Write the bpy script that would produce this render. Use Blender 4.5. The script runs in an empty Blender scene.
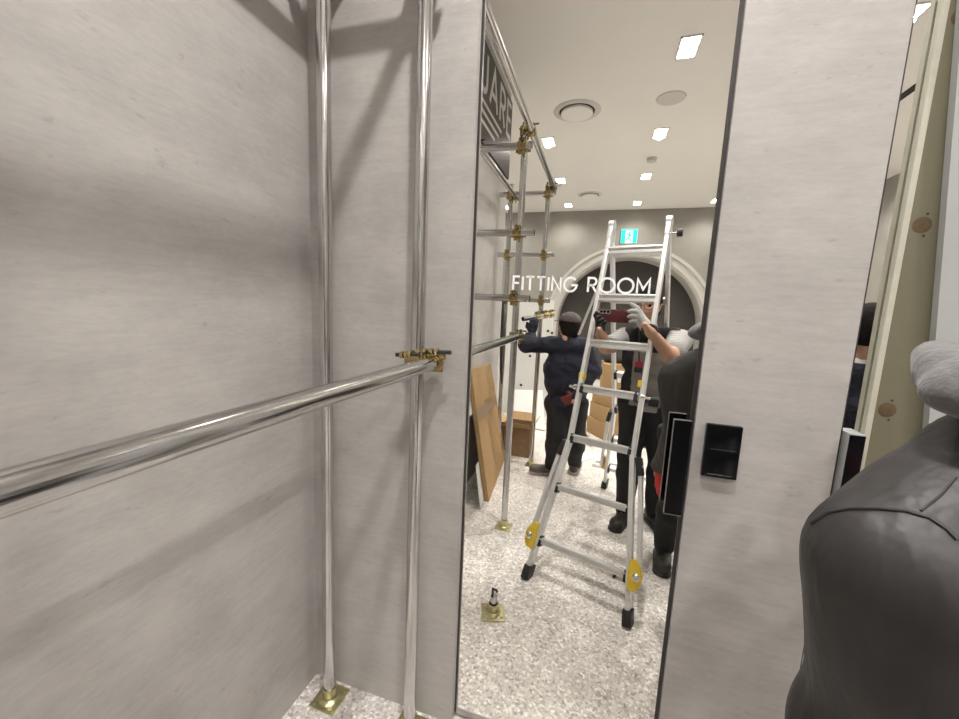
import bpy, bmesh, math, random
import numpy as np
from mathutils import Vector, Matrix, noise
from mathutils.bvhtree import BVHTree

random.seed(7)
S = bpy.context.scene
COL = S.collection
PI = math.pi

# ------------------------------------------------------------------ camera
F_PX = 391.0
H_CAM = 1.5
dn = Vector((-125, 2865, F_PX)).normalized()             # world down, in camera axes (x right, y down, z ahead)
nv = Vector((122, -48, F_PX)); nv = (nv - dn * nv.dot(dn)).normalized()   # mirror normal
upc = -dn
rtc = nv.cross(upc)
if rtc.x < 0: rtc = -rtc
ROWS = (rtc, nv, upc)
def c2w(v): return Vector((rtc.dot(v), nv.dot(v), upc.dot(v)))
cam = bpy.data.cameras.new('camera')
cam.sensor_fit = 'HORIZONTAL'; cam.sensor_width = 36.0
cam.lens = 36.0 * F_PX / 959.0
cam.clip_start = 0.01; cam.clip_end = 60
camo = bpy.data.objects.new('camera', cam); COL.objects.link(camo)
cx_, cy_, cz_ = c2w(Vector((1, 0, 0))), c2w(Vector((0, -1, 0))), c2w(Vector((0, 0, -1)))
M = Matrix((( cx_.x, cy_.x, cz_.x, 0), (cx_.y, cy_.y, cz_.y, 0), (cx_.z, cy_.z, cz_.z, H_CAM), (0, 0, 0, 1)))
camo.matrix_world = M
S.camera = camo

# ------------------------------------------------------------------ world, exposure
w = bpy.data.worlds.new('world'); S.world = w; w.use_nodes = True
w.node_tree.nodes['Background'].inputs[0].default_value = (1.0, 0.97, 0.92, 1)
w.node_tree.nodes['Background'].inputs[1].default_value = 0.02
S.view_settings.view_transform = 'Standard'
S.view_settings.look = 'None'
S.view_settings.gamma = 1.0
S.view_settings.use_curve_mapping = False
S.view_settings.exposure = 0.0
LAMP_GLOW = 14.0            # brightness of the lamp faces
SPOT_WATT = 146.0            # beam of one ceiling lamp
LAMP_COL = (1.0, 0.966, 0.935)

# ------------------------------------------------------------------ measuring helpers
YM = 1.19                     # plane of the mirror glass
def ray(px, py): return c2w(Vector((px - 479.5, py - 359.5, F_PX)))
def R(x, yv, z): return Vector((x, 2 * YM - yv, z))       # a point seen in the mirror -> where it stands in the room
def V(px, py, yv):
    d = ray(px, py); d = d * (yv / d.y); return Vector((d.x, 2 * YM - yv, H_CAM + d.z))
def VZ(px, py, z=0.0):
    d = ray(px, py); d = d * ((z - H_CAM) / d.z); return Vector((d.x, 2 * YM - d.y, z))
def DY(px, py, y):
    d = ray(px, py); d = d * (y / d.y); return Vector((d.x, d.y, H_CAM + d.z))

# ------------------------------------------------------------------ materials
def newmat(name):
    m = bpy.data.materials.new(name); m.use_nodes = True
    return m, m.node_tree, m.node_tree.nodes['Principled BSDF']
def node(nt, t, **kw):
    n = nt.nodes.new(t)
    for k, v in kw.items():
        if k in n.inputs: n.inputs[k].default_value = v
        else: setattr(n, k, v)
    return n
def plain(name, col, rough=0.6, metal=0.0, var=0.08, scale=30.0, bump=0.0, spec=0.5, stretch=(1, 1, 1), sheen=0.0, bdist=0.01):
    m, nt, b = newmat(name)
    tc = node(nt, 'ShaderNodeTexCoord'); mp = node(nt, 'ShaderNodeMapping'); mp.inputs['Scale'].default_value = stretch
    nt.links.new(tc.outputs['Object'], mp.inputs['Vector'])
    ns = node(nt, 'ShaderNodeTexNoise', Scale=scale, Detail=4.0)
    nt.links.new(mp.outputs['Vector'], ns.inputs['Vector'])
    cr = node(nt, 'ShaderNodeValToRGB')
    cr.color_ramp.elements[0].position = 0.3; cr.color_ramp.elements[1].position = 0.7
    cr.color_ramp.elements[0].color = tuple(c * (1 - var) for c in col) + (1,)
    cr.color_ramp.elements[1].color = tuple(min(1, c * (1 + var)) for c in col) + (1,)
    nt.links.new(ns.outputs['Fac'], cr.inputs['Fac']); nt.links.new(cr.outputs['Color'], b.inputs['Base Color'])
    b.inputs['Roughness'].default_value = rough; b.inputs['Metallic'].default_value = metal
    b.inputs['Specular IOR Level'].default_value = spec
    if sheen: b.inputs['Sheen Weight'].default_value = sheen
    if bump:
        bp = node(nt, 'ShaderNodeBump', Strength=bump, Distance=bdist)
        nt.links.new(ns.outputs['Fac'], bp.inputs['Height']); nt.links.new(bp.outputs['Normal'], b.inputs['Normal'])
    return m
def emit(name, col, strength):
    m, nt, b = newmat(name)
    b.inputs['Base Color'].default_value = (*col, 1); b.inputs['Emission Color'].default_value = (*col, 1)
    b.inputs['Emission Strength'].default_value = strength
    return m
def concrete(name, col, along):
    """printed concrete-look board: soft clouds, fine streaks along the wall, small specks"""
    m, nt, b = newmat(name)
    tc = node(nt, 'ShaderNodeTexCoord')
    def nz(scale, st, detail=5.0, rough=0.6):
        mp = node(nt, 'ShaderNodeMapping'); mp.inputs['Scale'].default_value = st
        nt.links.new(tc.outputs['Object'], mp.inputs['Vector'])
        n = node(nt, 'ShaderNodeTexNoise', Scale=scale, Detail=detail, Roughness=rough)
        nt.links.new(mp.outputs['Vector'], n.inputs['Vector']); return n.outputs['Fac']
    def mul(a, f, add):
        n = node(nt, 'ShaderNodeMath', operation='MULTIPLY_ADD'); nt.links.new(a, n.inputs[0])
        n.inputs[1].default_value = f; n.inputs[2].default_value = add; return n.outputs[0]
    def addn(a, c):
        n = node(nt, 'ShaderNodeMath', operation='ADD'); nt.links.new(a, n.inputs[0]); nt.links.new(c, n.inputs[1]); return n.outputs[0]
    cloud = nz(4.5, (1, 1, 1.7), 8.0); streak = nz(7.0, (1, 1, 9), 4.0); fine = nz(42.0, (1, 1, 3.2), 5.0)
    speck = nz(26.0, (1, 1, 2.2), 2.0, 0.5)
    v = addn(addn(mul(cloud, 0.50, 0.62), mul(streak, 0.22, 0.03)), mul(fine, 0.22, -0.15))
    cr = node(nt, 'ShaderNodeValToRGB'); cr.color_ramp.elements[0].position = 0.24; cr.color_ramp.elements[1].position = 0.31
    cr.color_ramp.elements[0].color = (0.86, 0.86, 0.86, 1); cr.color_ramp.elements[1].color = (1, 1, 1, 1)
    nt.links.new(speck, cr.inputs['Fac'])
    mx = node(nt, 'ShaderNodeMixRGB', blend_type='MULTIPLY', Fac=1.0)
    mx.inputs[1].default_value = (*col, 1); nt.links.new(v, mx.inputs[2])
    mx2 = node(nt, 'ShaderNodeMixRGB', blend_type='MULTIPLY', Fac=1.0)
    nt.links.new(mx.outputs[0], mx2.inputs[1]); nt.links.new(cr.outputs[0], mx2.inputs[2])
    nt.links.new(mx2.outputs[0], b.inputs['Base Color'])
    b.inputs['Roughness'].default_value = 0.62
    bp = node(nt, 'ShaderNodeBump', Strength=0.08, Distance=0.004)
    nt.links.new(fine, bp.inputs['Height']); nt.links.new(bp.outputs['Normal'], b.inputs['Normal'])
    return m
def terrazzo(name):
    m, nt, b = newmat(name)
    tc = node(nt, 'ShaderNodeTexCoord')
    def vor(scale):
        n = node(nt, 'ShaderNodeTexVoronoi', Scale=scale); nt.links.new(tc.outputs['Object'], n.inputs['Vector'])
        s = node(nt, 'ShaderNodeSeparateColor'); nt.links.new(n.outputs['Color'], s.inputs[0]); return n, s.outputs[0], s.outputs[1]
    n1, a1, b1 = vor(96.0); n2, a2, b2 = vor(230.0)
    cr = node(nt, 'ShaderNodeValToRGB'); e = cr.color_ramp.elements
    e[0].position = 0.0; e[0].color = (0.17, 0.15, 0.14, 1); e[1].position = 1.0; e[1].color = (0.98, 0.95, 0.92, 1)
    for p, c in ((0.13, (0.36, 0.325, 0.305)), (0.45, (0.53, 0.50, 0.475)), (0.78, (0.66, 0.63, 0.60))):
        q = e.new(p); q.color = (*c, 1)
    nt.links.new(a1, cr.inputs['Fac'])
    cr2 = node(nt, 'ShaderNodeValToRGB'); e = cr2.color_ramp.elements
    e[0].color = (0.36, 0.33, 0.315, 1); e[1].color = (0.72, 0.69, 0.66, 1)
    nt.links.new(a2, cr2.inputs['Fac'])
    mx = node(nt, 'ShaderNodeMixRGB', Fac=0.40)
    nt.links.new(cr.outputs[0], mx.inputs[1]); nt.links.new(cr2.outputs[0], mx.inputs[2])
    dust = node(nt, 'ShaderNodeTexNoise', Scale=2.2, Detail=6.0); nt.links.new(tc.outputs['Object'], dust.inputs['Vector'])
    cd = node(nt, 'ShaderNodeValToRGB'); cd.color_ramp.elements[0].position = 0.3; cd.color_ramp.elements[1].position = 0.6
    cd.color_ramp.elements[0].color = (0.80, 0.79, 0.77, 1); cd.color_ramp.elements[1].color = (1, 1, 1, 1)
    nt.links.new(dust.outputs['Fac'], cd.inputs['Fac'])
    gain = node(nt, 'ShaderNodeMixRGB', blend_type='MULTIPLY', Fac=1.0); gain.inputs[2].default_value = (1.24, 1.235, 1.22, 1)
    nt.links.new(mx.outputs[0], gain.inputs[1])
    m2 = node(nt, 'ShaderNodeMixRGB', blend_type='MULTIPLY', Fac=1.0)
    nt.links.new(gain.outputs[0], m2.inputs[1]); nt.links.new(cd.outputs[0], m2.inputs[2])
    nt.links.new(m2.outputs[0], b.inputs['Base Color'])
    b.inputs['Roughness'].default_value = 0.42
    return m
def striped(name, c0, c1, scale):
    m, nt, b = newmat(name)
    tc = node(nt, 'ShaderNodeTexCoord')
    wv = node(nt, 'ShaderNodeTexWave', Scale=scale, Distortion=1.2, bands_direction='Z'); wv.inputs['Detail'].default_value = 1.0
    nt.links.new(tc.outputs['Object'], wv.inputs['Vector'])
    cr = node(nt, 'ShaderNodeValToRGB'); cr.color_ramp.elements[0].color = (*c0, 1); cr.color_ramp.elements[1].color = (*c1, 1)
    nt.links.new(wv.outputs['Fac'], cr.inputs['Fac']); nt.links.new(cr.outputs[0], b.inputs['Base Color'])
    b.inputs['Roughness'].default_value = 0.85
    return m

WALL = (0.445, 0.424, 0.403)
M = {}
M['wall'] = concrete('concrete_board', WALL, 0)
M['plaster'] = plain('back_wall_plaster', (0.30, 0.287, 0.258), 0.8, var=0.06, scale=4.0)
M['ceil'] = plain('ceiling_paint', (0.82, 0.805, 0.77), 0.9, var=0.01, scale=3.0)
M['floor'] = terrazzo('terrazzo')
M['mirror'], _nt, _b = newmat('mirror_silver')
_b.inputs['Base Color'].default_value = (0.90, 0.895, 0.855, 1); _b.inputs['Metallic'].default_value = 1.0; _b.inputs['Roughness'].default_value = 0.0
M['edge'] = plain('dark_mirror_edge', (0.06, 0.055, 0.055), 0.35, 0.4)
M['alu_edge'] = plain('brushed_edge_trim', (0.45, 0.43, 0.42), 0.35, 0.9)
M['letter'] = plain('white_vinyl', (0.93, 0.93, 0.92), 0.5, var=0.0)
M['pipe'] = plain('galvanised_steel', (0.60, 0.595, 0.59), 0.15, 1.0, var=0.04, scale=10, stretch=(3, 3, 1))
M['gold'] = plain('yellow_zinc_clamp', (0.46, 0.36, 0.17), 0.24, 1.0, var=0.35, scale=60)
M['plate'] = plain('yellow_zinc_plate', (0.60, 0.56, 0.33), 0.28, 1.0, var=0.18, scale=40)
M['blackcap'] = plain('black_rubber', (0.018, 0.017, 0.017), 0.55)
M['black_gloss'] = plain('black_gloss', (0.004, 0.004, 0.005), 0.22, var=0.0, spec=0.25)
M['glass_edge'] = plain('glass_edge', (0.13, 0.135, 0.13), 0.3, 0.0)
M['chrome'] = plain('chrome_line', (0.75, 0.75, 0.75), 0.2, 1.0)
M['alu'] = plain('aluminium', (0.80, 0.80, 0.80), 0.38, 0.55, var=0.05, scale=40, stretch=(1, 1, 0.2))
M['yellow'] = plain('yellow_plastic', (0.72, 0.50, 0.04), 0.45, var=0.06)
M['card'] = plain('cardboard', (0.40, 0.255, 0.12), 0.85, var=0.10, scale=25, stretch=(1, 1, 6))
M['card_dark'] = plain('cardboard_dark', (0.27, 0.175, 0.10), 0.85, var=0.12, scale=20)
M['tape'] = plain('packing_tape', (0.26, 0.17, 0.085), 0.4, var=0.03)
M['paper'] = plain('white_paper', (0.80, 0.80, 0.78), 0.8, var=0.03)
M['white'] = plain('white_board', (0.74, 0.74, 0.71), 0.6, var=0.03, scale=6)
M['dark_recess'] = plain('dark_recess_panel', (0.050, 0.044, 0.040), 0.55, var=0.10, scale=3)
M['trim'] = plain('white_arch_moulding', (0.50, 0.485, 0.45), 0.6, var=0.03)
M['sign'] = plain('dark_sign_panel', (0.017, 0.012, 0.012), 0.35, var=0.05, spec=0.25)
M['signletter'] = plain('sign_letter', (0.62, 0.60, 0.57), 0.4, var=0.02)
M['skin'] = plain('skin', (0.50, 0.29, 0.20), 0.55, var=0.08, scale=18)
M['hair'] = plain('black_hair', (0.010, 0.008, 0.008), 0.85, var=0.3, scale=80, bump=0.3, spec=0.15)
M['navy'] = plain('navy_cloth', (0.0065, 0.0075, 0.020), 0.8, var=0.2, scale=12, bump=0.8, sheen=0.05, bdist=0.04)
M['black_cloth'] = plain('black_cloth', (0.012, 0.012, 0.014), 0.85, var=0.2, scale=25, bump=0.15)
M['charcoal'] = plain('charcoal_nylon', (0.026, 0.023, 0.022), 0.52, var=0.14, scale=6, bump=1.0, stretch=(1.5, 1.5, 0.35), bdist=0.022)
M['hood'] = plain('grey_fleece', (0.135, 0.130, 0.130), 0.95, var=0.10, scale=120, bump=0.3, sheen=0.3)
M['hood_in'] = plain('dark_fleece', (0.12, 0.115, 0.12), 0.95, var=0.10, scale=120)
M['shoe'] = plain('black_shoe', (0.022, 0.020, 0.018), 0.5, var=0.15)
M['brownshoe'] = plain('brown_grey_shoe', (0.11, 0.095, 0.08), 0.6, var=0.15)
M['sole'] = plain('pale_sole', (0.34, 0.32, 0.29), 0.7)
M['greyglove'] = plain('grey_knit_glove', (0.40, 0.40, 0.40), 0.9, var=0.12, scale=120)
M['blackglove'] = plain('black_coated_palm', (0.02, 0.02, 0.022), 0.6, var=0.2, scale=60)
M['red'] = plain('red_glove', (0.55, 0.035, 0.035), 0.6, var=0.12, scale=60)
M['phone'] = plain('wine_red_phone_case', (0.10, 0.012, 0.022), 0.35, var=0.05)
M['lens'] = plain('lens_glass', (0.01, 0.01, 0.012), 0.05, var=0.0)
M['island'] = plain('pale_camera_island', (0.38, 0.38, 0.40), 0.25, 0.6, var=0.02)
M['stripe'] = striped('striped_tee', (0.40, 0.39, 0.38), (0.26, 0.26, 0.265), 30.0)
M['greytee'] = plain('grey_tee', (0.27, 0.25, 0.235), 0.9, var=0.1, scale=30)
M['tagred'] = plain('red_badge', (0.42, 0.02, 0.05), 0.4, var=0.03)
M['olive'] = plain('olive_board', (0.155, 0.144, 0.092), 0.6, var=0.06, scale=2.5)
M['olive_edge'] = plain('pale_board_edge', (0.50, 0.49, 0.40), 0.55, var=0.04)
M['hole'] = plain('raw_wood_hole', (0.105, 0.070, 0.032), 0.8, var=0.2, scale=90)
M['whitepanel'] = plain('white_laminate', (0.39, 0.40, 0.39), 0.5, var=0.03, scale=5)
M['tarp'] = plain('dark_grey_cloth', (0.085, 0.088, 0.10), 0.85, var=0.2, scale=14, bump=0.2)
M['grille'] = plain('grille_grey', (0.60, 0.585, 0.55), 0.7, var=0.02)
M['gap'] = plain('dark_gap', (0.015, 0.014, 0.013), 0.8)
M['frame'] = plain('lamp_frame', (0.75, 0.73, 0.70), 0.6, var=0.0)
M['lamp'] = emit('lamp_glow', LAMP_COL, LAMP_GLOW)
M['exit_g'] = emit('exit_green', (0.0, 0.50, 0.40), 0.75)
M['exit_w'] = emit('exit_white', (0.75, 1.0, 0.95), 0.95)

# ------------------------------------------------------------------ mesh helpers
class MB:
    def __init__(s): s.v = []; s.f = []
    def add(s, vs, fs):
        o = len(s.v); s.v += [Vector(p) for p in vs]; s.f += [tuple(i + o for i in f) for f in fs]; return s
    def from_bm(s, bm):
        bm.verts.ensure_lookup_table(); bm.verts.index_update()
        return s.add([v.co.copy() for v in bm.verts], [[v.index for v in f.verts] for f in bm.faces])
    def obox(s, c, ax, size, bevel=0.0):
        """box: centre, three unit axes, full sizes"""
        bm = bmesh.new(); bmesh.ops.create_cube(bm, size=1.0)
        for v in bm.verts: v.co = Vector((v.co.x * size[0], v.co.y * size[1], v.co.z * size[2]))
        if bevel > 0: bmesh.ops.bevel(bm, geom=list(bm.edges), offset=min(bevel, min(size) * 0.45), segments=2, affect='EDGES', profile=0.6)
        c = Vector(c); ax = [Vector(a).normalized() for a in ax]
        for v in bm.verts: v.co = c + ax[0] * v.co.x + ax[1] * v.co.y + ax[2] * v.co.z
        s.from_bm(bm); bm.free(); return s
    def box(s, lo, hi, bevel=0.0):
        lo = Vector(lo); hi = Vector(hi)
        return s.obox((lo + hi) / 2, ((1, 0, 0), (0, 1, 0), (0, 0, 1)), [abs(hi[i] - lo[i]) for i in range(3)], bevel)
    def bar(s, a, b, width, depth, side, bevel=0.0):
        a = Vector(a); b = Vector(b); d = (b - a); L = d.length; d.normalize()
        sd = Vector(side); sd = (sd - d * sd.dot(d)).normalized(); n = d.cross(sd)
        return s.obox((a + b) / 2, (sd, n, d), (width, depth, L), bevel)
    def cyl(s, a, b, r0, r1=None, n=20, cap=True):
        r1 = r0 if r1 is None else r1
        a = Vector(a); b = Vector(b); d = (b - a).normalized()
        t = Vector((0, 0, 1)) if abs(d.z) < 0.9 else Vector((1, 0, 0))
        u = d.cross(t).normalized(); w_ = d.cross(u)
        vs = []
        for p, r in ((a, r0), (b, r1)):
            for i in range(n):
                q = 2 * PI * i / n; vs.append(p + u * math.cos(q) * r + w_ * math.sin(q) * r)
        fs = [(i, (i + 1) % n, n + (i + 1) % n, n + i) for i in range(n)]
        if cap: fs += [tuple(range(n - 1, -1, -1)), tuple(range(n, 2 * n))]
        return s.add(vs, fs)
    def pipe(s, a, b, r, wall=0.003, n=24):
        """open-ended hollow pipe"""
        a = Vector(a); b = Vector(b); d = (b - a).normalized()
        t = Vector((0, 0, 1)) if abs(d.z) < 0.9 else Vector((1, 0, 0))
        u = d.cross(t).normalized(); w_ = d.cross(u); vs = []
        e = d * 0.06
        for p, rr in ((a, r), (b, r), (b, r - wall), (b - e, r - wall), (a + e, r - wall), (a, r - wall)):
            for i in range(n):
                q = 2 * PI * i / n; vs.append(p + (u * math.cos(q) + w_ * math.sin(q)) * rr)
        fs = []
        for k0, k1 in ((0, 1), (1, 2), (2, 3), (4, 5), (5, 0)):
            for i in range(n):
                j = (i + 1) % n; fs.append((k0 * n + i, k0 * n + j, k1 * n + j, k1 * n + i))
        fs.append(tuple(3 * n + i for i in range(n))); fs.append(tuple(4 * n + i for i in reversed(range(n))))
        return s.add(vs, fs)
    def tube(s, pts, r, n=10):
        pts = [Vector(p) for p in pts]; rs = r if isinstance(r, (list, tuple)) else [r] * len(pts)
        vs = []; fs = []; u = None
        for i, p in enumerate(pts):
            d = (pts[min(i + 1, len(pts) - 1)] - pts[max(i - 1, 0)]).normalized()
            if u is None:
                t = Vector((0, 0, 1)) if abs(d.z) < 0.9 else Vector((1, 0, 0)); u = d.cross(t).normalized()
            u = (u - d * u.dot(d)).normalized(); w_ = d.cross(u)
            for k in range(n):
                q = 2 * PI * k / n; vs.append(p + (u * math.cos(q) + w_ * math.sin(q)) * rs[i])
        for i in range(len(pts) - 1):
            for k in range(n):
                j = (k + 1) % n; fs.append((i * n + k, i * n + j, (i + 1) * n + j, (i + 1) * n + k))
        fs.append(tuple(range(n - 1, -1, -1))); m_ = (len(pts) - 1) * n; fs.append(tuple(m_ + k for k in range(n)))
        return s.add(vs, fs)
    def lathe(s, c, axis, prof, n=40):
        """profile [(radius, height)] turned about axis through c"""
        c = Vector(c); d = Vector(axis).normalized(); t = Vector((0, 0, 1)) if abs(d.z) < 0.9 else Vector((1, 0, 0))
        u = d.cross(t).normalized(); w_ = d.cross(u); vs = []; fs = []
        for r, h in prof:
            for i in range(n):
                q = 2 * PI * i / n; vs.append(c + d * h + (u * math.cos(q) + w_ * math.sin(q)) * max(r, 1e-4))
        for k in range(len(prof) - 1):
            for i in range(n):
                j = (i + 1) % n; fs.append((k * n + i, k * n + j, (k + 1) * n + j, (k + 1) * n + i))
        return s.add(vs, fs)
    def prism(s, poly, ext):
        poly = [Vector(p) for p in poly]; e = Vector(ext); n = len(poly)
        return s.add(poly + [p + e for p in poly], [tuple(range(n - 1, -1, -1)), tuple(range(n, 2 * n))] + [(i, (i + 1) % n, n + (i + 1) % n, n + i) for i in range(n)])
    def strokes(s, o, ux, uy, un, lines, w_, t):
        """flat strokes of width w_ and thickness t in the plane (ux, uy) standing on un"""
        o = Vector(o); ux = Vector(ux); uy = Vector(uy); un = Vector(un)
        for ln in lines:
            P = [o + ux * a + uy * b for a, b in ln]
            n = len(P); L = []; Rr = []
            for i, p in enumerate(P):
                if i == 0: d = P[1] - P[0]
                elif i == n - 1: d = P[-1] - P[-2]
                else: d = (P[i] - P[i - 1]).normalized() + (P[i + 1] - P[i]).normalized()
                d = d.normalized() if d.length > 1e-6 else (P[i] - P[i - 1]).normalized()
                nn = un.cross(d).normalized(); k = 1.0
                if 0 < i < n - 1:
                    d0 = (P[i] - P[i - 1]).normalized(); k = 1 / max(0.45, abs(d.dot(d0)))
                L.append(p + nn * w_ * 0.5 * k); Rr.append(p - nn * w_ * 0.5 * k)
            vs = L + Rr + [q + un * t for q in L] + [q + un * t for q in Rr]; fs = []
            for i in range(n - 1):
                a, b = i, i + 1
                fs += [(a, b, n + b, n + a), (2 * n + a, 3 * n + a, 3 * n + b, 2 * n + b), (a, 2 * n + a, 2 * n + b, b), (n + a, n + b, 3 * n + b, 3 * n + a)]
            fs += [(0, n, 3 * n, 2 * n), (n - 1, 3 * n - 1, 4 * n - 1, 2 * n - 1)]
            s.add(vs, fs)
        return s
    def build(s, name, mat, parent=None, smooth=True, angle=35, root=None):
        me = bpy.data.meshes.new(name)
        off = Vector((0, 0, 0)); p = parent
        while p is not None: off += Vector(p.location); p = p.parent
        me.from_pydata([tuple(v - off) for v in s.v], [], s.f)
        bm = bmesh.new(); bm.from_mesh(me); bmesh.ops.recalc_face_normals(bm, faces=bm.faces)
        if smooth:
            for f in bm.faces: f.smooth = True
            for e in bm.edges:
                if len(e.link_faces) == 2 and e.calc_face_angle(0) > math.radians(angle): e.smooth = False
        bm.to_mesh(me); bm.free()
        o = bpy.data.objects.new(name, me); COL.objects.link(o)
        if mat is not None: me.materials.append(mat)
        if parent is not None: o.parent = parent
        return o
def thing(name, label, cat, loc=(0, 0, 0), group=None):
    o = bpy.data.objects.new(name, None); COL.objects.link(o); o.location = loc; o.empty_display_size = 0.1
    o['label'] = label; o['category'] = cat
    if group: o['group'] = group
    return o
def tag(o, label, cat, group=None):
    o['label'] = label; o['category'] = cat
    if group: o['group'] = group
    return o
def struct(name, mb, mat, smooth=False, parent=None):
    o = mb.build(name, mat, parent, smooth)
    if parent is None: o['kind'] = 'structure'
    return o

# ------------------------------------------------------------------ smooth body surfaces (distance field + surface nets)
def rc(a, b, ra, rb=None): return ('rc', Vector(a), Vector(b), ra, ra if rb is None else rb)
def el(c, r, rot=None): return ('el', Vector(c), Vector(r), rot)
def field_mesh(prims, res, k=0.03, cuts=(), wr=None, minus=()):
    lo = np.array([1e9] * 3); hi = -lo
    for p in prims:
        if p[0] == 'rc':
            for c, r in ((p[1], p[3]), (p[2], p[4])):
                lo = np.minimum(lo, np.array(c) - r); hi = np.maximum(hi, np.array(c) + r)
        else:
            r = max(p[2]); lo = np.minimum(lo, np.array(p[1]) - r); hi = np.maximum(hi, np.array(p[1]) + r)
    pad = 0.02 + 2 * res; lo -= pad; hi += pad
    n = np.ceil((hi - lo) / res).astype(int) + 1
    ax = [lo[i] + res * np.arange(n[i]) for i in range(3)]
    D = np.full(tuple(n), 0.2, dtype=np.float32)
    for p in prims:
        if p[0] == 'rc': cs = [np.array(p[1]), np.array(p[2])]; r = max(p[3], p[4])
        else: cs = [np.array(p[1])]; r = max(p[2])
        m = r + k + 3 * res
        a = np.clip(((np.min(cs, 0) - m - lo) / res).astype(int), 0, n - 1); b = np.clip(((np.max(cs, 0) + m - lo) / res).astype(int) + 2, 1, n)
        X = ax[0][a[0]:b[0], None, None]; Y = ax[1][None, a[1]:b[1], None]; Z = ax[2][None, None, a[2]:b[2]]
        if p[0] == 'rc':
            A = cs[0]; B = cs[1]; d = B - A; L2 = max(float(d @ d), 1e-9)
            t = np.clip(((X - A[0]) * d[0] + (Y - A[1]) * d[1] + (Z - A[2]) * d[2]) / L2, 0, 1)
            dd = np.sqrt((X - A[0] - t * d[0]) ** 2 + (Y - A[1] - t * d[1]) ** 2 + (Z - A[2] - t * d[2]) ** 2) - (p[3] + (p[4] - p[3]) * t)
        else:
            C = cs[0]; x, y, z = X - C[0], Y - C[1], Z - C[2]
            if p[3] is not None:
                q = p[3]; x, y, z = (q[0][0] * x + q[0][1] * y + q[0][2] * z, q[1][0] * x + q[1][1] * y + q[1][2] * z, q[2][0] * x + q[2][1] * y + q[2][2] * z)
            rr = p[2]; k0 = np.sqrt((x / rr[0]) ** 2 + (y / rr[1]) ** 2 + (z / rr[2]) ** 2); k1 = np.sqrt((x / rr[0] ** 2) ** 2 + (y / rr[1] ** 2) ** 2 + (z / rr[2] ** 2) ** 2)
            dd = k0 * (k0 - 1) / np.maximum(k1, 1e-6)
        sub = D[a[0]:b[0], a[1]:b[1], a[2]:b[2]]
        h = np.clip(0.5 + 0.5 * (sub - dd) / k, 0, 1)
        D[a[0]:b[0], a[1]:b[1], a[2]:b[2]] = sub * (1 - h) + dd * h - k * h * (1 - h)
    X = ax[0][:, None, None]; Y = ax[1][None, :, None]; Z = ax[2][None, None, :]
    if wr:                                                     # cloth folds: (amplitude, frequency)
        amp, fq = wr
        D = D + amp * (np.sin(fq * (X * 0.9 + Z * 0.7) + 2.0 * np.sin(fq * 0.45 * Y + 1.3) + 1.5 * np.sin(fq * 0.3 * Z)) * 0.6 + np.sin(fq * 1.7 * (Y * 0.8 - Z * 0.5) + 1.7 * np.sin(fq * 0.6 * X)) * 0.4)
    for (pt, nn) in cuts:                                      # keep the side the normal points away from
        pt = Vector(pt); nn = Vector(nn).normalized()
        D = np.maximum(D, (X - pt.x) * nn.x + (Y - pt.y) * nn.y + (Z - pt.z) * nn.z)
    ins = D < 0
    e = [(0, 0, 0), (1, 0, 0), (0, 1, 0), (1, 1, 0), (0, 0, 1), (1, 0, 1), (0, 1, 1), (1, 1, 1)]
    sl = lambda A, o: A[o[0]:A.shape[0] - 1 + o[0], o[1]:A.shape[1] - 1 + o[1], o[2]:A.shape[2] - 1 + o[2]]
    cnt = sum(sl(ins, o).astype(np.int8) for o in e)
    act = (cnt > 0) & (cnt < 8)
    idx = np.argwhere(act); N = len(idx)
    vid = np.full(act.shape, -1, dtype=np.int64); vid[tuple(idx.T)] = np.arange(N)
    vals = [D[idx[:, 0] + o[0], idx[:, 1] + o[1], idx[:, 2] + o[2]] for o in e]
    acc = np.zeros((N, 3)); c_ = np.zeros(N)
    for i in range(8):
        for j in range(i + 1, 8):
            if sum(abs(e[i][q] - e[j][q]) for q in range(3)) != 1: continue
            cr = (vals[i] < 0) != (vals[j] < 0)
            t = np.where(cr, vals[i] / np.where(cr, vals[i] - vals[j], 1), 0)
            P = np.array(e[i])[None] + t[:, None] * (np.array(e[j]) - np.array(e[i]))[None]
            acc += P * cr[:, None]; c_ += cr
    vs = (acc / c_[:, None] + idx) * res + lo
    fs = []
    for d in range(3):
        u, v2 = [(1, 2), (2, 0), (0, 1)][d]
        A0 = [slice(1, -1)] * 3; A0[d] = slice(0, ins.shape[d] - 1); A1 = list(A0); A1[d] = slice(1, ins.shape[d])
        ch = np.argwhere(ins[tuple(A0)] != ins[tuple(A1)])
        off = np.ones(3, int); off[d] = 0
        g = ch + off
        q = []
        for du, dv in ((0, 0), (-1, 0), (-1, -1), (0, -1)):
            c2 = g.copy(); c2[:, u] += du; c2[:, v2] += dv; q.append(vid[c2[:, 0], c2[:, 1], c2[:, 2]])
        fs.append(np.stack(q, 1))
    fs = np.concatenate(fs)
    mb = MB(); mb.v = [Vector(p) for p in vs]; mb.f = [tuple(int(i) for i in f) for f in fs if min(f) >= 0]
    return mb
def lerp(a, b, t): return Vector(a) * (1 - t) + Vector(b) * t
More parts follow.
